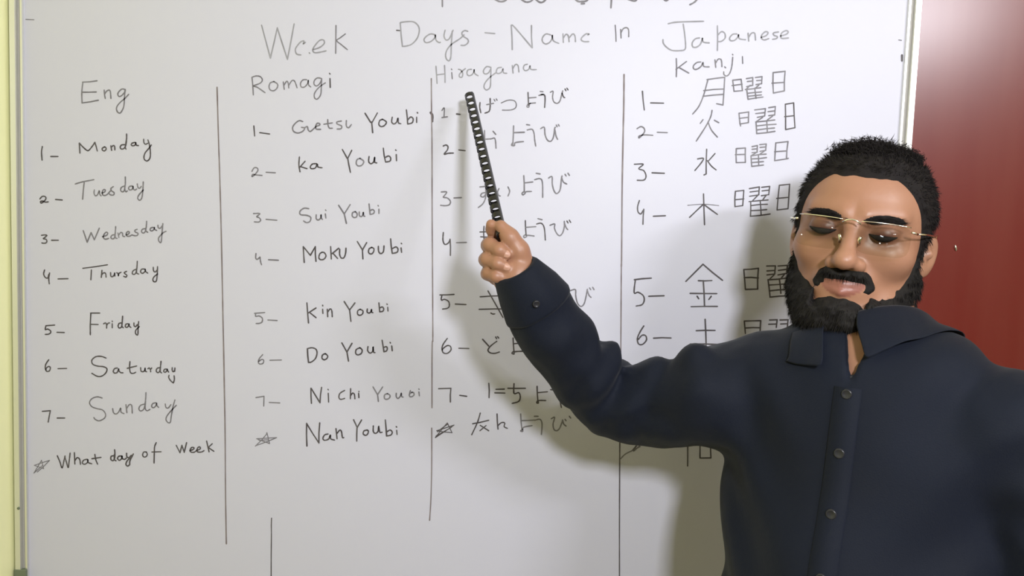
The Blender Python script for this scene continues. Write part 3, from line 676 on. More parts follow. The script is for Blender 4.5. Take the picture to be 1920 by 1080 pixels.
# ------------------------------------------------------------------ head
def head_base(q):
    ax = np.abs(q[:, 0])
    qs = np.stack([ax, q[:, 1], q[:, 2]], 1)
    d = ell(q, (0, -0.020, 0.024), (0.0720, 0.091, 0.069))
    d = smin(d, ell(q, (0, 0.022, 0.018), (0.063, 0.064, 0.062)), 0.03)
    d = smin(d, ell(q, (0, 0.022, -0.040), (0.060, 0.062, 0.068)), 0.03)
    d = smin(d, cone(qs, (0.052, 0.000, -0.060), (0.020, 0.066, -0.100), 0.016, 0.018), 0.03)       # jaw
    d = smin(d, ell(q, (0, 0.074, -0.098), (0.021, 0.018, 0.017)), 0.02)                           # chin
    d = smin(d, ell(qs, (0.043, 0.056, -0.026), (0.021, 0.024, 0.020)), 0.022)                     # cheek
    d = smin(d, cone(qs, (0.012, 0.083, 0.016), (0.044, 0.066, 0.018), 0.0075, 0.007), 0.014)      # brow
    d = smax(d, -ell(qs, (0.032, 0.096, -0.002), (0.018, 0.016, 0.012)), 0.012)                    # socket
    d = smin(d, cone(q, (0, 0.084, 0.006), (0, 0.103, -0.030), 0.0070, 0.0095), 0.010)              # bridge
    d = smin(d, ell(q, (0, 0.1075, -0.036), (0.0125, 0.0125, 0.0105)), 0.008)                       # tip
    d = smin(d, ell(qs, (0.0135, 0.0945, -0.040), (0.0085, 0.0105, 0.0080)), 0.006)                 # wing
    d = smin(d, ell(q, (0, 0.078, -0.066), (0.030, 0.017, 0.022)), 0.015)                           # muzzle
    return d, qs

def head_sdf(p):
    q = to_head(p)
    d, qs = head_base(q)
    d = smax(d, -ell(qs, (0.0070, 0.1030, -0.0475), (0.0038, 0.0055, 0.0030)), 0.002)               # nostril
    d = smin(d, ell(qs, (0.032, 0.0750, -0.001), (0.0155, 0.0120, 0.0125)), 0.004)                 # lowered lids
    d = smax(d, -ell(qs, (0.032, 0.0880, -0.0075), (0.0135, 0.006, 0.0016)), 0.0015)               # eye slit
    # lips, slightly smiling
    cz = 0.22 * qs[:, 0] ** 2 / 0.024
    ql = np.stack([qs[:, 0], q[:, 1] + 9.0 * qs[:, 0] ** 2, q[:, 2] - cz], 1)
    d = smin(d, cone(ql, (0, 0.0940, -0.0625), (0.023, 0.0900, -0.0650), 0.0042, 0.0018), 0.004)
    d = smin(d, cone(ql, (0, 0.0945, -0.0715), (0.020, 0.0900, -0.0690), 0.0054, 0.0020), 0.004)
    d = smax(d, -cone(ql, (0, 0.1000, -0.0670), (0.023, 0.0945, -0.0670), 0.0020, 0.0010), 0.0015)
    # ears
    e = ell(np.stack([qs[:, 0] + 0.35 * (q[:, 1] + 0.012), q[:, 1] + 0.20 * q[:, 2], q[:, 2]], 1), (0.0770, -0.012, -0.021), (0.0070, 0.0160, 0.0255))
    e = smax(e, -ell(np.stack([qs[:, 0] + 0.35 * (q[:, 1] + 0.012), q[:, 1] + 0.20 * q[:, 2], q[:, 2]], 1), (0.0860, -0.006, -0.018), (0.0065, 0.0090, 0.0150)), 0.004)
    e = smin(e, ell(qs, (0.0765, 0.002, -0.018), (0.005, 0.005, 0.006)), 0.004)
    d = smin(d, e, 0.006)
    return d

NK0, NK1 = head_pt(0, -0.022, -0.060), body_pt(0, -0.050, -0.02)
def neck_sdf(p):
    d = cone(p, NK0, NK1, 0.056, 0.062)
    return d

# ------------------------------------------------------------------ gripping right hand, seen from the palm side
HD = 0.970
HS = 0.843
def h(px, py, dd): return P(px, py, HD + dd * HS)
HAND_WR = WR_R
MCP = [h(946, 462, .030), h(930, 478, .034), h(926, 499, .034), h(930, 520, .030)]
FING = {
    'index': ([MCP[0], h(930, 445, .022), h(923, 430, .008), h(921, 421, -.002)], [.0115, .0100, .0092, .0078]),
    'middle': ([MCP[1], h(916, 460, .018), h(919, 459, .000), h(936, 469, -.013), h(949, 477, -.012)], [.0120, .0106, .0103, .0096, .0083]),
    'ring': ([MCP[2], h(911, 487, .020), h(914, 486, .001), h(933, 494, -.013), h(949, 501, -.012)], [.0118, .0102, .0100, .0092, .0080]),
    'little': ([MCP[3], h(914, 513, .020), h(916, 512, .003), h(930, 518, -.009), h(943, 520, -.008)], [.0108, .0094, .0092, .0085, .0074]),
}
THUMB = ([h(980, 500, .008), h(972, 470, .000), h(956, 445, -.005), h(939, 424, -.006)], [.0190, .0145, .0118, .0090])
for kk in FING: FING[kk] = (FING[kk][0], [r * HS for r in FING[kk][1]])
THUMB = (THUMB[0], [r * HS for r in THUMB[1]])
def hand_sdf(p):
    d = cone(p, WR_R, h(966, 500, .012), .0215 * HS, .020 * HS)
    for m in MCP:
        d = smin(d, cone(p, h(968, 506, .014), m, .0170 * HS, .0120 * HS), 0.010)
    d = smin(d, cone(p, h(972, 505, .004), h(945, 528, .008), .0180 * HS, .0150 * HS), 0.010)      # heel of the palm
    for kk in ('index', 'middle', 'ring', 'little'):
        pts, rs = FING[kk]
        e = chain(p, pts, rs, 0.004)
        d = smin(d, e, 0.0006)
    t = chain(p, THUMB[0], THUMB[1], 0.008)
    d = smin(d, t, 0.0025)
    return d

def fing_tip_frame(pts):
    a, b = np.array(pts[-2]), np.array(pts[-1])
    t = b - a; return t / np.linalg.norm(t)

# left hand, relaxed beside the thigh
LH = WR_L
def lh(x, y, z): return LH + TB @ np.array([x, y, z])
def lhand_sdf(p):
    d = cone(p, LH, lh(0.0, .012, -.03), .024, .022)
    for i, (y, l) in enumerate(((.040, .078), (.020, .088), (.0, .082), (-.018, .066))):
        m = lh(0, y * .9, -.085)
        d = smin(d, cone(p, lh(0, y * .4, -.03), m, .0135, .0120), .012)
        e = chain(p, [m, lh(-.006, y + .004, -.085 - l * .45), lh(-.020, y + .006, -.085 - l * .75), lh(-.034, y + .006, -.085 - l * .92)],
                  [.0105, .0095, .0085, .0072], .003)
        d = smin(d, e, .003)
    d = smin(d, chain(p, [lh(-.004, .028, -.025), lh(-.012, .052, -.055), lh(-.022, .058, -.085), lh(-.030, .055, -.108)], [.014, .0125, .0105, .0085], .006), .006)
    return d

g_head = guarded(head_sdf, HC, 0.145)
g_hand = guarded(hand_sdf, h(945, 485, .01), 0.095)
g_lhand = guarded(lhand_sdf, lh(0, .02, -.09), 0.14)

def torso_sdf(p, g=0.0):
    b = to_body(p)
    g = g / BS
    d = ell(b, (0, -0.045, -0.190), (0.155 + g, 0.105 + g, 0.20 + g))
    d = smin(d, cone(b, (-0.135, -0.045, -0.070), (0.135, -0.045, -0.070), 0.052 + g), 0.06)
    d = smin(d, cone(b, (-0.05, -0.05, -0.030), (0.05, -0.05, -0.030), 0.050 + g), 0.05)
    d = smin(d, ell(b, (0, -0.002, -0.360), (0.131 + g, 0.120 + g, 0.18 + g)), 0.06)
    d = smin(d, ell(b, (0, -0.035, -0.520), (0.120 + g, 0.115 + g, 0.13 + g)), 0.05)
    return d * F32(BS)

def body_sdf(p):
    d = torso_sdf(p, -0.004)
    d = smin(d, neck_sdf(p), 0.025)
    d = smin(d, g_head(p), 0.018)
    d = smin(d, chain(p, [SH_R, EL_R, WR_R], [.042, .033, .0200], .02), 0.02)
    d = smin(d, g_hand(p), 0.008)
    d = smin(d, chain(p, [SH_L, EL_L, WR_L], [.050, .040, .0250], .02), 0.02)
    d = smin(d, g_lhand(p), 0.008)
    return d

M_skin = mat('skin', (0.325, 0.160, 0.098), 0.42, 0.4, noise=(38, 0.35, (0.28, 0.135, 0.078)), bump=(260, 0.06), sss=0.08)
nt = M_skin.node_tree
ca = nt.nodes.new('ShaderNodeVertexColor'); ca.layer_name = 'tint'
mxs = nt.nodes.new('ShaderNodeMix'); mxs.data_type = 'RGBA'; mxs.blend_type = 'MULTIPLY'; mxs.inputs[0].default_value = 1.0
src = nt.nodes['Principled BSDF'].inputs['Base Color'].links[0].from_socket
nt.links.new(src, mxs.inputs[6]); nt.links.new(ca.outputs['Color'], mxs.inputs[7])
nt.links.new(mxs.outputs[2], nt.nodes['Principled BSDF'].inputs['Base Color'])

allp = np.array([HC + [0, 0, .17], N0, SH_R, EL_R, WR_R, SH_L, EL_L, WR_L, lh(0, 0, -.2), body_pt(0, 0, -.66), h(905, 410, 0), HC + [.14, -.14, 0], HC - [.14, -.14, 0]])
blo, bhi = allp.min(0) - 0.16, allp.max(0) + 0.16
blo[2] = allp[:, 2].min() - 0.05; bhi[2] = allp[:, 2].max() + 0.02

body_me = surface_nets(body_sdf, blo, bhi, 0.0024, 'person')
print('body verts', len(body_me.vertices))
V = coords(body_me)
q = to_head(V); near = np.linalg.norm(q, axis=1) < 0.2
tint = np.ones((len(V), 4), F32)
ax = np.abs(q[:, 0])
cz = 0.22 * ax ** 2 / 0.024
lip = near & (q[:, 1] > 0.07) & (((q[:, 2] - cz + 0.0672) / 0.0095) ** 2 + (ax / 0.0245) ** 2 < 1)
tint[lip, :3] = (0.80, 0.62, 0.74)
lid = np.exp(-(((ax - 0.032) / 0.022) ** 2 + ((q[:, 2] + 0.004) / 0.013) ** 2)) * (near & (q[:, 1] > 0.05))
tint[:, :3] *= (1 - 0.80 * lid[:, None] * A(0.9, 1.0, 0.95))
hair_reg = near & (q[:, 2] > 0.075)
att = body_me.color_attributes.new('tint', 'FLOAT_COLOR', 'POINT')
att.data.foreach_set('color', tint.ravel())

person = link('person', body_me, M_skin, None, True)
person['label'] = 'bearded man in dark navy shirt pointing at the board with his raised arm'
person['category'] = 'person'

# fingernails
M_nail = mat('fingernail', (0.44, 0.24, 0.17), 0.4, 0.4, noise=(80, 0.3, (0.40, 0.21, 0.15)))
TOCAM = np.array(CAM) - h(930, 480, 0); TOCAM /= np.linalg.norm(TOCAM)
def nail(tip, t, nrm, w_, l_):
    t = t / np.linalg.norm(t); nrm = nrm - (nrm @ t) * t; nrm /= np.linalg.norm(nrm); s = np.cross(t, nrm)
    vs, fs = [], []
    for i in range(7):
        for j in range(7):
            u, v_ = i / 3 - 1, j / 3 - 1
            r = max(abs(u), abs(v_)); rr = math.hypot(u, v_) or 1
            u2, v2 = u * r / rr, v_ * r / rr
            vs.append(tip + s * u2 * w_ + t * v2 * l_ + nrm * (0.0012 - 0.35 * w_ * u2 * u2 - 0.18 * l_ * v2 * v2))
    for i in range(6):
        for j in range(6):
            a = i * 7 + j; fs.append((a, a + 1, a + 8, a + 7))
    return link('fingernail', mesh_from(vs, fs), M_nail, person, True)
for kk in ('middle', 'ring', 'little'):
    pts, rs = FING[kk]
    t = fing_tip_frame(pts); nr = TOCAM * 0.9 + CR[:, 1] * 0.1
    nail(pts[-1] + nr * rs[-1] * 0.99, t, nr, rs[-1] * .62, rs[-1] * .75)

# ------------------------------------------------------------------ eyes and lashes
M_eye = mat('eyeball', (0.12, 0.09, 0.08), 0.5, 0.3, noise=(30, 0.3, (0.1, 0.07, 0.06)))
M_hair = mat('black_hair', (0.010, 0.008, 0.008), 0.8, 0.15, noise=(90, 0.5, (0.018, 0.015, 0.014)), bump=(160, 0.5))
M_beard = mat('black_beard_hair', (0.010, 0.0085, 0.008), 0.8, 0.15, noise=(60, 0.6, (0.022, 0.02, 0.018)), bump=(160, 0.5))
for s in (-1, 1):
    bm = bmesh.new(); bmesh.ops.create_uvsphere(bm, u_segments=20, v_segments=12, radius=0.0112)
    bmesh.ops.translate(bm, vec=Vector(head_pt(s * 0.032, 0.0745, -0.002)), verts=bm.verts)
    me = bpy.data.meshes.new('eye'); bm.to_mesh(me); bm.free(); link('eye', me, M_eye, person, True)
    pts = []
    for k in range(11):
        u = k / 5 - 1
        pts.append(head_pt(s * 0.032 + u * 0.0145, 0.0885 - 0.0055 * u * u, -0.0070 + 0.0035 * u * u))
    tube('eyelashes', pts, [0.0006 + 0.0030 * math.sin(math.pi * k / 10) for k in range(11)], M_hair, person, 8)

# ------------------------------------------------------------------ hair cap, eyebrows, beard as thin shells that follow the head
def hairline(q):
    """thickness of the hair over the scalp (negative: bare skin)"""
    ax = np.abs(q[:, 0]); y, z = q[:, 1], q[:, 2]
    front = 0.061 + 0.0013 * wob(q, 170, 3.0) - 0.55 * np.maximum(ax - 0.048, 0) * 0      # height of the front hairline
    edge = np.where(y > 0.028, z - front, 0.0)
    # temple: hairline runs down and back in front of the ear
    tline = 0.062 - np.clip((0.062 - y) / 0.040, 0, 1.0) * 0.090
    e1 = z - np.where(y > 0.062, front, np.maximum(tline, -0.030))
    e2 = np.where(y < -0.020, z + 0.055 + 0.2 * (y + 0.02), 1.0)
    e = np.where(y < -0.012, np.minimum(np.maximum(e1, z + 0.060), e2), e1)
    return e
def hair_sdf(p):
    q = to_head(p); d, qs = head_base(q)
    e = hairline(q)
    top = np.clip((q[:, 2] - 0.045) / 0.06, 0, 1)
    th = 0.0035 + 0.0070 * top + 0.0016 * wob(q, 210, 1.0) + 0.0014 * wob(q, 90, 2.0) + 0.0012 * wob(q, 420, 4)
    th = th * np.clip(e / 0.014 + 0.15, -0.6, 1.0)
    ear = ell(qs, (0.083, -0.010, -0.021), (0.016, 0.019, 0.028))
    return smax(d - th, -ear, 0.004)
def beard_sdf(p):
    q = to_head(p); d, qs = head_base(q)
    # muzzle included so that the moustache rides on it
    ax, y, z = qs[:, 0], q[:, 1], q[:, 2]
    # upper edge of the beard on the cheek: from the sideburn to the corner of the moustache
    cheek = np.interp(y, [-0.02, 0.012, 0.035, 0.058, 0.075, 0.1], [0.006, -0.010, -0.047, -0.065, -0.073, -0.075]).astype(F32)
    e = cheek - z
    must = np.minimum(-0.0475 + 0.06 * np.maximum(ax - .012, 0) - np.maximum(ax - 0.022, 0) * 0.9 - z, z + 0.0605 + 0.35 * ax + 0.0)
    must = np.where((y > 0.060) & (ax < 0.040), must - np.maximum(ax - 0.029, 0) * 1.5 + 0.0012 * wob(q, 280, 4), -1)
    lipz = ((z + 0.0690 - 7 * ax * ax) / 0.0098) ** 2 + (ax / 0.0270) ** 2 + 0.25 * wob(q, 300, 2)
    chinpatch = np.where((y > 0.06), np.minimum(-0.082 - z, 1.0), e)
    e = np.where(y > 0.070, np.where(ax > 0.030, e, np.minimum(e, -0.0800 - 9 * ax * ax - z)), e) + 0.0015 * wob(q, 250, 9)
    e = np.maximum(e, must * 1.4)
    e = np.minimum(e, np.where(y > 0.05, (lipz - 1.0) * 0.006, 1.0))
    e = np.minimum(e, np.where(y < -0.010, (y + 0.026) * 1.0, 1.0))
    low = np.clip((-0.055 - z) / 0.05, 0, 1)
    th = 0.0040 + 0.0090 * low + 0.0012 * wob(q, 260, 3.0) + 0.0012 * wob(q, 120, 5.0) + 0.0010 * wob(q, 430, 6)
    th = np.where(must > -0.004, np.minimum(th, 0.0060), th)
    th = th * np.clip(e / 0.010 + 0.1, -0.8, 1.0)
    # the beard hangs below the jaw
    hang = ell(q, (0, 0.046, -0.104), (0.050, 0.042, 0.036)) + 0.002 * wob(q, 150, 8)
    hang = smax(hang, (z + 0.088), 0.01)
    return smin(d - th, hang, 0.012)
def brow_sdf(p):
    q = to_head(p); d, qs = head_base(q)
    ax = qs[:, 0]
    zc = 0.0102 + 0.004 * np.sin(np.clip((ax - 0.012) / 0.042, 0, 1) * math.pi * 0.75)
    w_ = 0.0054 * np.clip(1.0 - ((ax - 0.031) / 0.020) ** 2, 0, 1) ** 0.5
    e = np.where((q[:, 1] > 0.04), 1 - np.abs(q[:, 2] - zc) / np.maximum(w_, 1e-4), -1)
    th = 0.0011 * np.clip(e * 2, -1, 1) + 0.0004 * wob(q, 500, 1)
    return d - th
def hb(sd, pad=0.165, R=0.15):
    g = guarded(sd, HC, R)
    return g
lo_, hi_ = HC - 0.165, HC + 0.165
hair_me = surface_nets(hb(hair_sdf), lo_, hi_, 0.0024, 'hair')
beard_me = surface_nets(hb(beard_sdf), lo_, hi_, 0.0022, 'beard')
brow_me = surface_nets(hb(brow_sdf), lo_, hi_, 0.0018, 'eyebrows')

def keep(me, mask_fn):
    """drop the part of a shell that lies inside the skin and keep what stands proud"""
    v = coords(me); k = mask_fn(v)
    bm = bmesh.new(); bm.from_mesh(me); bm.verts.ensure_lookup_table()
    dele = [bm.verts[i] for i in np.nonzero(~k)[0]]
    bmesh.ops.delete(bm, geom=dele, context='VERTS')
    bm.to_mesh(me); bm.free(); return me
def above(eps):
    def fn(v):
        q = to_head(v); d, _ = head_base(q); return d > eps
    return fn
keep(hair_me, above(-0.0015)); keep(beard_me, above(-0.0015)); keep(brow_me, above(-0.0006))

def strands(me, n, length, lay, curl, width, name, sel=None, dmin=0.002):
    """add n tapered hairs (thin triangles in pairs) rooted on the shell"""
    v, nr = coords(me), normals(me)
    q = to_head(v); d, _ = head_base(q)
    ok = d > dmin
    if sel is not None: ok &= sel(q)
    ids = np.nonzero(ok)[0]
    rng = np.random.default_rng(5)
    pick = rng.choice(ids, n)
    root = v[pick] - nr[pick] * min(0.002, length * 0.15); nn = nr[pick]
    dirs = nn + lay(q[pick]) + rng.normal(0, curl, (n, 3))
    dirs /= np.linalg.norm(dirs, axis=1)[:, None]
    L = (length * rng.uniform(0.5, 1.2, n))[:, None]
    bend = lay(q[pick]) + rng.normal(0, curl, (n, 3))
    side = np.cross(dirs, rng.normal(0, 1, (n, 3))); side /= np.linalg.norm(side, axis=1)[:, None]
    mid = root + dirs * L * 0.5
    tip = root + dirs * L + bend * L * 0.25
    W = width * rng.uniform(0.7, 1.3, n)[:, None]
    vs = np.stack([root - side * W, root + side * W, mid + side * W * .8, mid - side * W * .8, tip], 1).reshape(-1, 3)
    b = np.arange(n) * 5
    quad = np.stack([b, b + 1, b + 2, b + 3], 1); tri = np.stack([b + 3, b + 2, b + 4], 1)
    base = len(me.vertices); old = len(me.polygons)
    oldloops = np.empty(len(me.loops), np.int32); me.loops.foreach_get('vertex_index', oldloops)
    ls = np.empty(old, np.int32); me.polygons.foreach_get('loop_start', ls)
    allv = np.concatenate([v, vs.astype(F32)])
    loops = np.concatenate([oldloops, (quad + base).ravel().astype(np.int32), (tri + base).ravel().astype(np.int32)])
    st = np.concatenate([ls, len(oldloops) + np.arange(n) * 4, len(oldloops) + n * 4 + np.arange(n) * 3]).astype(np.int32)
    m2 = bpy.data.meshes.new(name)
    m2.vertices.add(len(allv)); m2.vertices.foreach_set('co', allv.astype(F32).ravel())
    m2.loops.add(len(loops)); m2.loops.foreach_set('vertex_index', loops)
    m2.polygons.add(len(st)); m2.polygons.foreach_set('loop_start', st)
    m2.polygons.foreach_set('use_smooth', np.ones(len(st), bool))
    m2.update(calc_edges=True)
    return m2
def strands_at(me, n, length, lay, curl, width, name):
    return strands(me, n, length, lay, curl, width, name, None, 0.0003)
def lay_hair(q):      # swept up and slightly back on top, down on the sides
    up = np.clip((q[:, 2] - 0.03) / 0.05, 0, 1)[:, None]
    v = up * A(-0.35, 0.15, 0.25) + (1 - up) * A(0.0, -0.3, -0.9)
    return v @ HB.T
def lay_beard(q):
    v = np.zeros_like(q) + A(0, 0.1, -1.3); return v @ HB.T
hair_me = strands(hair_me, 1500, 0.009, lay_hair, 0.22, 0.0004, 'hair', lambda q: (q[:, 2] > 0.085) & (q[:, 1] > -0.05))
hair_me = strands(hair_me, 16000, 0.0075, lay_hair, 0.28, 0.00035, 'hair')
beard_me = strands(beard_me, 14000, 0.0065, lay_beard, 0.28, 0.00030, 'beard', lambda q: q[:, 2] < -0.02)
def lay_brow(q):
    v = np.zeros_like(q); v[:, 0] = np.sign(q[:, 0]) * 1.6; v[:, 2] = 0.1; return v @ HB.T
brow_me = strands_at(brow_me, 900, 0.0055, lay_brow, 0.22, 0.00022, 'eyebrows')
hair = link('hair', hair_me, M_hair, person); beard = link('beard', beard_me, M_beard, person)
link('eyebrows', brow_me, M_hair, person)
# ------------------------------------------------------------------ shirt
M_shirt = mat('dark_navy_cotton', (0.0038, 0.0060, 0.0140), 0.75, 0.18, noise=(9, 0.5, (0.0042, 0.0056, 0.0105)), bump=(700, 0.15), sheen=0.05)
M_button = mat('dark_shirt_button', (0.02, 0.02, 0.024), 0.3, 0.4, noise=(60, 0.3, (0.012, 0.012, 0.015)))
M_trouser = mat('charcoal_trouser_cloth', (0.03, 0.03, 0.034), 0.8, 0.2, noise=(12, 0.5, (0.02, 0.02, 0.024)))
M_shoe = mat('black_leather', (0.015, 0.013, 0.012), 0.35, 0.5, noise=(30, 0.4, (0.025, 0.02, 0.018)))

# sleeve path of the raised arm, radii follow the loose cloth
SL = [(974, 517, 0.972, .0285), (1000, 562, 0.985, .0385), (1042, 630, 1.005, .0455), (1098, 704, 1.035, .0475), (1150, 750, 1.055, .0490),
      (1212, 766, 1.045, .0500), (1270, 757, 1.020, .0535), (1330, 743, 0.990, .0590)]
SL = [(a, b, c, r * 0.86) for a, b, c, r in SL]
SLP = [P(a, b, c) for a, b, c, r in SL] + [SH_R]
SLR = [s[3] for s in SL] + [.054]
ELB = P(1185, 695, 1.02)
bumps = [(1089, 619, 1.00, .0170), (1174, 694, 1.02, .0145), (1222, 700, 1.01, .0125), (1303, 674, 0.98, .019)]
BP = [(P(a, b, c), r) for a, b, c, r in bumps]
adir = (SLP[4] - SLP[0]) / np.linalg.norm(SLP[4] - SLP[0])
udir = (SLP[-1] - SLP[4]) / np.linalg.norm(SLP[-1] - SLP[4])
camup = CR[:, 1]
def sleeve_r(p):
    d = chain(p, SLP, SLR, 0.03)
    for c, r in BP:
        d = smin(d, np.linalg.norm(p - c.astype(F32), axis=1) - r, 0.016)
    # folds gathered around the elbow
    s1 = (p - SLP[4].astype(F32)) @ adir.astype(F32); s2 = (p - SLP[4].astype(F32)) @ udir.astype(F32)
    near = np.exp(-(np.linalg.norm(p - ELB.astype(F32), axis=1) / 0.070) ** 2)
    up = (p - SLP[4].astype(F32)) @ camup.astype(F32)
    fold = 0.0055 * near * np.sin(s1 * 150 + 30 * up + 3 * wob(p, 14, 2)) + 0.0052 * near * np.sin(s2 * 120 - 45 * up + 2 * wob(p, 16, 5))
    along = 0.0022 * wob(p, 38, 3.3) + 0.0016 * wob(p, 70, 1.3)
    d = d + fold + along
    # open cuff
    c0, c1 = SLP[0], SLP[1]
    ca_ = (c0 - c1) / np.linalg.norm(c0 - c1)
    cut = (p - (c0 + ca_ * 0.010).astype(F32)) @ ca_.astype(F32)
    d = smax(d, cut, 0.002)
    inner = cone(p, c0 + ca_ * .03, c1, .0215, .0215)
    return smax(d, -inner, 0.002)
SLL = [SH_L, body_pt(0.205, -0.045, -0.20), EL_L, body_pt(.245, 0.0, -.45), WR_L]
def sleeve_l(p):
    d = chain(p, SLL, [.060, .056, .052, .042, .031], 0.03)
    d = d + 0.0035 * wob(p, 42, 7.3) + 0.0020 * wob(p, 75, 3.3)
    ca_ = (SLL[4] - SLL[3]) / np.linalg.norm(SLL[4] - SLL[3])
    d = smax(d, (p - SLL[4].astype(F32)) @ ca_.astype(F32), 0.002)
    return smax(d, -cone(p, SLL[4] + ca_ * .03, SLL[3], .027, .027), .002)
def shirt_torso(p):
    b = to_body(p)
    d = torso_sdf(p, 0.012)
    rr = 0.0045 * np.sin(b[:, 0] * 46 + 6 * b[:, 2] + 1.5 * wob(p, 9, 2)) * np.clip((-b[:, 2] - 0.10) / 0.25, 0, 1)   # long hanging folds
    pull = 0.0050 * np.exp(-((b[:, 0] - .13) / .06) ** 2) * np.sin(b[:, 2] * 42 - b[:, 0] * 36 + 1.0)                 # pull lines near the hanging arm
    pull2 = 0.0045 * np.exp(-((b[:, 0] + .13) / .06) ** 2) * np.sin(b[:, 2] * 50 + b[:, 0] * 60)
    d = d + rr + pull + pull2 + 0.0022 * wob(p, 24, 4)
    d = smax(d, -0.62 - b[:, 2], 0.004)
    # skirt opening at the hem
    d = smax(d, -ell(b, (0, -0.03, -0.66), (0.150, 0.105, 0.10)), 0.004)
    # throat opening: round neck hole and an open V
    nk = cone(p, NK1 - (NK0 - NK1) * 0.15, NK0, .0615, .0615)
    d = smax(d, -nk, 0.004)
    v = np.maximum(np.abs(b[:, 0]) - np.clip((b[:, 2] + 0.030) * 0.26, -1, 0.05), -(b[:, 1] + 0.02))
    return smax(d, -v, 0.004)
def shirt_sdf(p):
    d = smin(shirt_torso(p), guarded(sleeve_r, (SLP[0] + SH_R) / 2, 0.36)(p), 0.035)
    b = to_body(p)
    return smin(d, guarded(sleeve_l, EL_L, 0.34)(p), 0.018)
slo, shi = np.minimum(blo, np.array(SLP).min(0) - 0.1), np.maximum(bhi, np.array(SLP).max(0) + .1)
shi[2] = N0[2] + 0.14; slo[2] = WR_L[2] - 0.10
shirt_me = surface_nets(shirt_sdf, slo, shi, 0.0042, 'shirt')
shirt = link('shirt', shirt_me, M_shirt, person, True)
shirt['label'] = 'dark navy long sleeved button shirt'

# front strip with buttons, lying on the cloth
def march(f, p0, dr, far=0.3):
    """first hit of ray with a distance field"""
    p = np.array(p0, float); t = 0
    for _ in range(120):
        d = float(f(p[None].astype(F32))[0])
        if d < 0.0004: break
        p = p + dr * d * 0.6; t += d * 0.6
        if t > far: return None
    return p
cz_list = np.linspace(-0.034, -0.605, 60)
fwd = TB[:, 1]; left = TB[:, 0]
strip, sf = [], []
for i, z in enumerate(cz_list):
    for xx in (-0.0155, -0.014, 0.0, 0.014, 0.0155):
        q0 = march(shirt_torso, body_pt(xx - 0.010 * 0, 0.25, z), -fwd, 0.5)
        off_ = 0.0022 if abs(xx) < 0.015 else -0.001
        strip.append(q0 + fwd * off_)
for i in range(len(cz_list) - 1):
    for k in range(4):
        a = i * 5 + k; sf.append((a, a + 1, a + 6, a + 5))
link('button_placket', mesh_from(strip, sf), M_shirt, shirt, True)
def button(c, nrm, r=0.0056):
    nrm = nrm / np.linalg.norm(nrm); s = np.cross(nrm, [0, 0, 1.0]); s /= np.linalg.norm(s); u = np.cross(s, nrm)
    prof = [(0.0, 0.0012), (0.55, 0.0011), (0.72, 0.0018), (0.92, 0.0018), (1.0, 0.0008), (1.0, -0.001)]
    vs, fs, n = [c + nrm * prof[0][1]], [], 18
    for rr_, hh in prof[1:]:
        for k in range(n):
            an = 2 * math.pi * k / n
            vs.append(c + (math.cos(an) * s + math.sin(an) * u) * rr_ * r + nrm * hh)
    for k in range(n): fs.append((0, 1 + k, 1 + (k + 1) % n))
    for j in range(len(prof) - 2):
        for k in range(n):
            a = 1 + j * n + k; b_ = 1 + j * n + (k + 1) % n
            fs.append((a, a + n, b_ + n, b_))
    return link('button', mesh_from(vs, fs), M_button, shirt, True)
for z in (-0.041, -0.107, -0.173, -0.239, -0.305, -0.371, -0.437, -0.503, -0.569):
    q0 = march(shirt_torso, body_pt(0, 0.25, z), -fwd, 0.5)
    button(q0 + fwd * 0.0026, fwd)
# cuff band of the raised arm and its button
c0, c1 = SLP[0], SLP[1]; cax = (c0 - c1) / np.linalg.norm(c0 - c1)
s_ = np.cross(cax, [0, 0, 1.0]); s_ /= np.linalg.norm(s_); u_ = np.cross(s_, cax)
cv, cf = [], []
for i, (l, off_) in enumerate(((0.0105, -.004), (0.0110, .0012), (0.0085, .0022), (-0.02, .0024), (-0.043, .0024), (-0.047, .0016), (-0.048, -.003))):
    for k in range(48):
        an = 2 * math.pi * k / 48; dr = math.cos(an) * s_ + math.sin(an) * u_
        a_ = c0 + cax * l
        hit = march(sleeve_r, a_ - cax * (0.004 if l > 0.006 else 0) + dr * 0.10, -dr, 0.1)
        rr_ = 0.026 if hit is None else np.linalg.norm((hit - a_) - ((hit - a_) @ cax) * cax)
        cv.append(a_ + dr * (rr_ + off_))
for i in range(6):
    for k in range(48):
        a = i * 48 + k; b_ = i * 48 + (k + 1) % 48; cf.append((a, b_, b_ + 48, a + 48))
link('cuff', mesh_from(cv, cf), M_shirt, shirt, True)
bdir = TOCAM - (TOCAM @ cax) * cax; bdir /= np.linalg.norm(bdir)
ba = c0 + cax * -0.026
hit = march(sleeve_r, ba + bdir * .1 , -bdir, .1)
button(hit + bdir * .003, bdir, .0045)

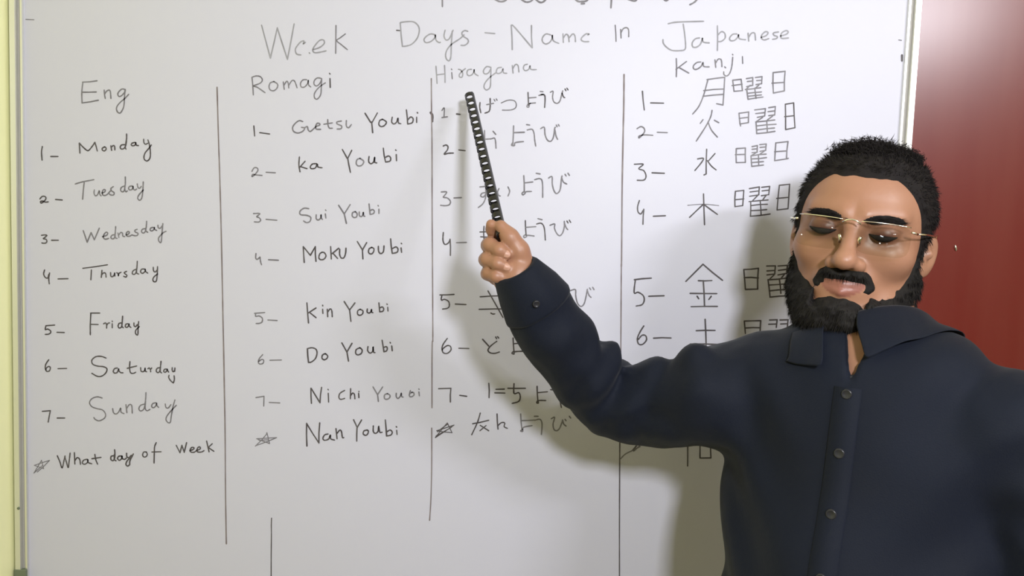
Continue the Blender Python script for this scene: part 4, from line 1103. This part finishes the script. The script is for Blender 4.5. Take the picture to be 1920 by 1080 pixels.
# collar: stand round the neck and two folded leaves with points
nk_ax = (NK0 - NK1) / np.linalg.norm(NK0 - NK1)
cc = NK1 + nk_ax * 0.030
fr = fwd - (fwd @ nk_ax) * nk_ax; fr /= np.linalg.norm(fr); lf = np.cross(fr, nk_ax) ; lf = lf if lf @ left > 0 else -lf
def collar():
    vs, fs = [], []
    n = 61
    for i in range(n):
        a = math.radians(-166 + 332 * i / (n - 1))        # 0 = nape, +-180 = throat
        dr = -math.cos(a) * fr + math.sin(a) * lf
        fa = abs(a) / math.pi                              # 0 nape .. ~.92 front
        drop = 0.036 * fa ** 1.6                           # neck line sinks to the front
        rs = 0.0625 + 0.003 * fa
        leaf = 0.034 + 0.022 * max(0, (fa - 0.55) / 0.37) ** 1.5
        spread = 0.017 + 0.007 * fa
        prof = [(rs - .001, -0.010 - drop), (rs + .000, 0.010 - drop), (rs + 0.002, 0.026 - drop), (rs + 0.006, 0.031 - drop),
                (rs + 0.011, 0.028 - drop), (rs + 0.016, 0.012 - drop), (rs + spread * .9, 0.010 - leaf * .55 - drop), (rs + spread * 1.1, 0.016 - leaf - drop)]
        for r_, z_ in prof:
            vs.append(cc + dr * r_ + nk_ax * z_)
    m = 8
    for i in range(n - 1):
        for k in range(m - 1):
            a = i * m + k; fs.append((a, a + 1, a + m + 1, a + m))
    o = link('collar', mesh_from(vs, fs), M_shirt, shirt, True)
    # keep leaves outside the shirt
    v = coords(o.data)
    for _ in range(6):
        d = shirt_torso(v)
        e = 1e-3
        g = np.stack([(shirt_torso(v + A(*(e if j == k else 0 for j in range(3)))) - d) / e for k in range(3)], 1)
        idx = np.arange(len(v)) % m >= 5
        push = np.where(idx & (d < 0.004), 0.004 - d, 0)
        pull_ = np.where(idx & (d > 0.012), (0.012 - d) * .5, 0)
        v = v + g * (push + pull_)[:, None]
    o.data.vertices.foreach_set('co', v.astype(F32).ravel())
    so = o.modifiers.new('thickness', 'SOLIDIFY'); so.thickness = 0.0016; so.offset = 0
    ss = o.modifiers.new('smooth', 'SUBSURF'); ss.levels = 1; ss.render_levels = 1
    return o
collar()

# trousers and shoes (below the picture, he still stands on the floor)
HIPZ = -0.58
def trouser_sdf(p):
    b = to_body(p); fz = -float(N0[2]) / BS
    d = ell(b, (0, -0.035, HIPZ), (0.150, 0.112, 0.14))
    for s in (-1, 1):
        d = smin(d, chain(p, [body_pt(s * .080, -.035, HIPZ - .05), body_pt(s * .095, -.020, HIPZ - .42), body_pt(s * .105, -.045, fz + .07)], [.088, .064, .056], .03), .03)
    d = d + 0.003 * wob(p, 22, 3)
    return smax(smax(d, fz + .035 - b[:, 2], .004), b[:, 2] - (HIPZ + .06), .004)
cpt = N0
tro_me = surface_nets(trouser_sdf, (cpt[0] - .35, cpt[1] - .3, 0.0), (cpt[0] + .3, cpt[1] + .35, N0[2] + HIPZ * BS + .1), 0.008, 'trousers')
link('trousers', tro_me, M_trouser, person, True)
for s in (-1, 1):
    fz = -float(N0[2]) / BS
    def shoe_sdf(p):
        b = to_body(p)
        d = ell(b, (s * .110, .035, fz + .035), (.046, .135, .045))
        d = smin(d, ell(b, (s * .106, -.045, fz + .05), (.040, .058, .060)), .03)
        return smax(d, fz + .001 - b[:, 2], .003)
    c_ = body_pt(s * .108, .02, fz + .05)
    sm = surface_nets(shoe_sdf, (c_[0] - .2, c_[1] - .2, -0.01), (c_[0] + .2, c_[1] + .2, .14), 0.006, 'shoe')
    link('shoe', sm, M_shoe, person, True)

# ------------------------------------------------------------------ eyeglasses
M_lens = bpy.data.materials.new('clear_lens'); M_lens.use_nodes = True
nt = M_lens.node_tree; nt.nodes.remove(nt.nodes['Principled BSDF'])
lt = nt.nodes.new('ShaderNodeBsdfTransparent'); lt.inputs[0].default_value = (0.93, 0.93, 0.90, 1)
lg = nt.nodes.new('ShaderNodeBsdfGlossy'); lg.inputs['Roughness'].default_value = 0.03
lm = nt.nodes.new('ShaderNodeMixShader')
lm.inputs[0].default_value = 0.006; nt.links.new(lt.outputs[0], lm.inputs[1]); nt.links.new(lg.outputs[0], lm.inputs[2])
nt.links.new(lm.outputs[0], nt.nodes['Material Output'].inputs['Surface'])
M_gold = mat('pale_gold_wire', (0.90, 0.84, 0.72), 0.18, 0.6, metal=1.0, noise=(50, 0.2, (0.8, 0.74, 0.6)))
glasses = thing('eyeglasses', 'thin rimless eyeglasses with pale gold wire on the face of the bearded man', 'glasses', head_pt(0, .1, 0))
def gp(x, z, dy=0.0):
    return head_pt(x, 0.1035 - 7.0 * max(0, abs(x) - 0.012) ** 2 + dy, z)
for s in (-1, 1):
    vs, fs = [], []
    outline = []
    cx, czz, hw, hh = s * 0.0340, -0.008, 0.0265, 0.0180
    for k in range(40):
        an = 2 * math.pi * k / 40
        c_, s2 = math.cos(an), math.sin(an)
        e = 0.45
        outline.append((cx + hw * math.copysign(abs(c_) ** e, c_), czz + hh * math.copysign(abs(s2) ** (e + .1), s2)))
    for dy in (0.0006, -0.0006):
        vs.append(gp(cx, czz, dy))
        for x, z in outline: vs.append(gp(x, z, dy))
    for k in range(40):
        l = (k + 1) % 40
        fs.append((0, 1 + k, 1 + l)); fs.append((41, 42 + l, 42 + k)); fs.append((1 + k, 42 + k, 42 + l, 1 + l))
    link('lens', mesh_from(vs, fs), M_lens, glasses, True)
    tube('brow_wire', [gp(cx + u * hw * 0.93, czz + hh * (1.0 - 0.05 * u * u)) for u in np.linspace(-1, 1, 11)], 0.00055, M_gold, glasses, 8)
    tube('hinge', [gp(s * 0.0600, 0.004), gp(s * 0.0635, 0.0035, -0.001), gp(s * 0.0655, 0.003, -0.004)], 0.0013, M_gold, glasses, 8)
    tube('temple', [gp(s * 0.0655, 0.003, -0.004), head_pt(s * 0.0735, 0.060, 0.004), head_pt(s * 0.0790, 0.02, 0.004), head_pt(s * 0.0815, -0.006, 0.006),
                    head_pt(s * 0.0790, -0.024, -0.004), head_pt(s * 0.0770, -0.034, -0.024)], 0.0009, M_gold, glasses, 8)
    tube('nose_pad', [head_pt(s * .0115, .0985, -.008), head_pt(s * .0095, .0960, -.012), head_pt(s * .0105, .0945, -.017)], [.0016, .0026, .0018], M_gold, glasses, 8)
tube('bridge', [gp(-0.0095, 0.006), gp(-0.005, 0.0090, .001), gp(0, 0.0098, .0015), gp(0.005, 0.0090, .001), gp(0.0095, 0.006)], 0.0010, M_gold, glasses, 8)

# ------------------------------------------------------------------ plastic binding comb used as a pointer
M_comb = mat('black_comb_plastic', (0.010, 0.009, 0.010), 0.25, 0.4, noise=(60, 0.4, (0.016, 0.014, 0.015)))
T0, T1 = P(941, 438, 0.966), P(881, 178, 1.140)
comb_dir = (T1 - T0); clen = np.linalg.norm(comb_dir); comb_dir /= clen
print('comb length', clen)
T0 = T0 - comb_dir * 0.005
clen += 0.005
toc = np.array(CAM) - (T0 + T1) / 2; toc -= (toc @ comb_dir) * comb_dir; toc /= np.linalg.norm(toc)
cs = np.cross(comb_dir, toc); cs = cs if cs @ CR[:, 0] > 0 else -cs       # towards the right of the picture
comb = thing('binding_comb', 'black plastic binding comb held in the man\'s raised hand as a pointer', 'binding comb', T0)
# spine: a curved strip on the right side of the rings
vs, fs = [], []
ns = 9; RR = 0.0052
for i, l in enumerate((0.0, clen)):
    for k in range(ns):
        an = math.radians(-58 + 116 * k / (ns - 1))
        for r_ in (RR, RR + .0011):
            vs.append(T0 + comb_dir * l + cs * math.cos(an) * r_ + toc * math.sin(an) * r_)
for k in range(ns - 1):
    a = 2 * k; b_ = a + 2 * ns
    fs += [(a, a + 2, b_ + 2, b_), (a + 1, b_ + 1, b_ + 3, a + 3)]
fs += [(0, 1, 3, 2)] * 0
for k in range(ns - 1):
    a = 2 * k; fs.append((a, a + 1, a + 3, a + 2)); fs.append((a + 2 * ns, a + 2 + 2 * ns, a + 3 + 2 * ns, a + 1 + 2 * ns))
fs += [(0, 2 * ns, 2 * ns + 1, 1), (2 * ns - 2, 2 * ns - 1, 4 * ns - 1, 4 * ns - 2)]
link('spine', mesh_from(vs, fs), M_comb, comb)
# one curled finger of the comb, repeated along the spine
pitch = 0.0143
ring_me = None
nr_ = int((clen - 0.004) / pitch)
for i in range(nr_ + 1):
    l = clen - 0.0045 - i * pitch
    if l < 0.003: break
    if ring_me is None:
        vs, fs = [], []
        m = 30
        for k in range(m + 1):
            an = math.radians(20 + 345 * k / m)
            r_ = RR * (1.0 - 0.10 * k / m) + 0.0006
            x = -0.0008 + math.cos(an) * r_ * 1.12; y = math.sin(an) * r_
            wdt = 0.0036 - 0.0012 * max(0, (k / m - .75) / .25)
            nx, ny = math.cos(an), math.sin(an)
            for dz, dr_ in ((-wdt, -.0006), (wdt, -.0006), (wdt, .0006), (-wdt, .0006)):
                vs.append((x + nx * dr_, y + ny * dr_, dz))
        for k in range(m):
            for j in range(4):
                a = 4 * k + j; b_ = 4 * k + (j + 1) % 4
                fs.append((a, b_, b_ + 4, a + 4))
        fs.append((0, 1, 2, 3)); fs.append((4 * m + 3, 4 * m + 2, 4 * m + 1, 4 * m))
        ring_me = mesh_from(vs, fs, 'ring'); ring_me.materials.append(M_comb)
        ring_me.polygons.foreach_set('use_smooth', [False] * len(ring_me.polygons))
    o = bpy.data.objects.new('ring', ring_me); C.objects.link(o); o.parent = comb
    M = Matrix(((cs[0], toc[0], comb_dir[0], 0), (cs[1], toc[1], comb_dir[1], 0), (cs[2], toc[2], comb_dir[2], 0), (0, 0, 0, 1)))
    o.matrix_parent_inverse = comb.matrix_world.inverted()
    o.matrix_world = Matrix.Translation(Vector(T0 + comb_dir * l)) @ M
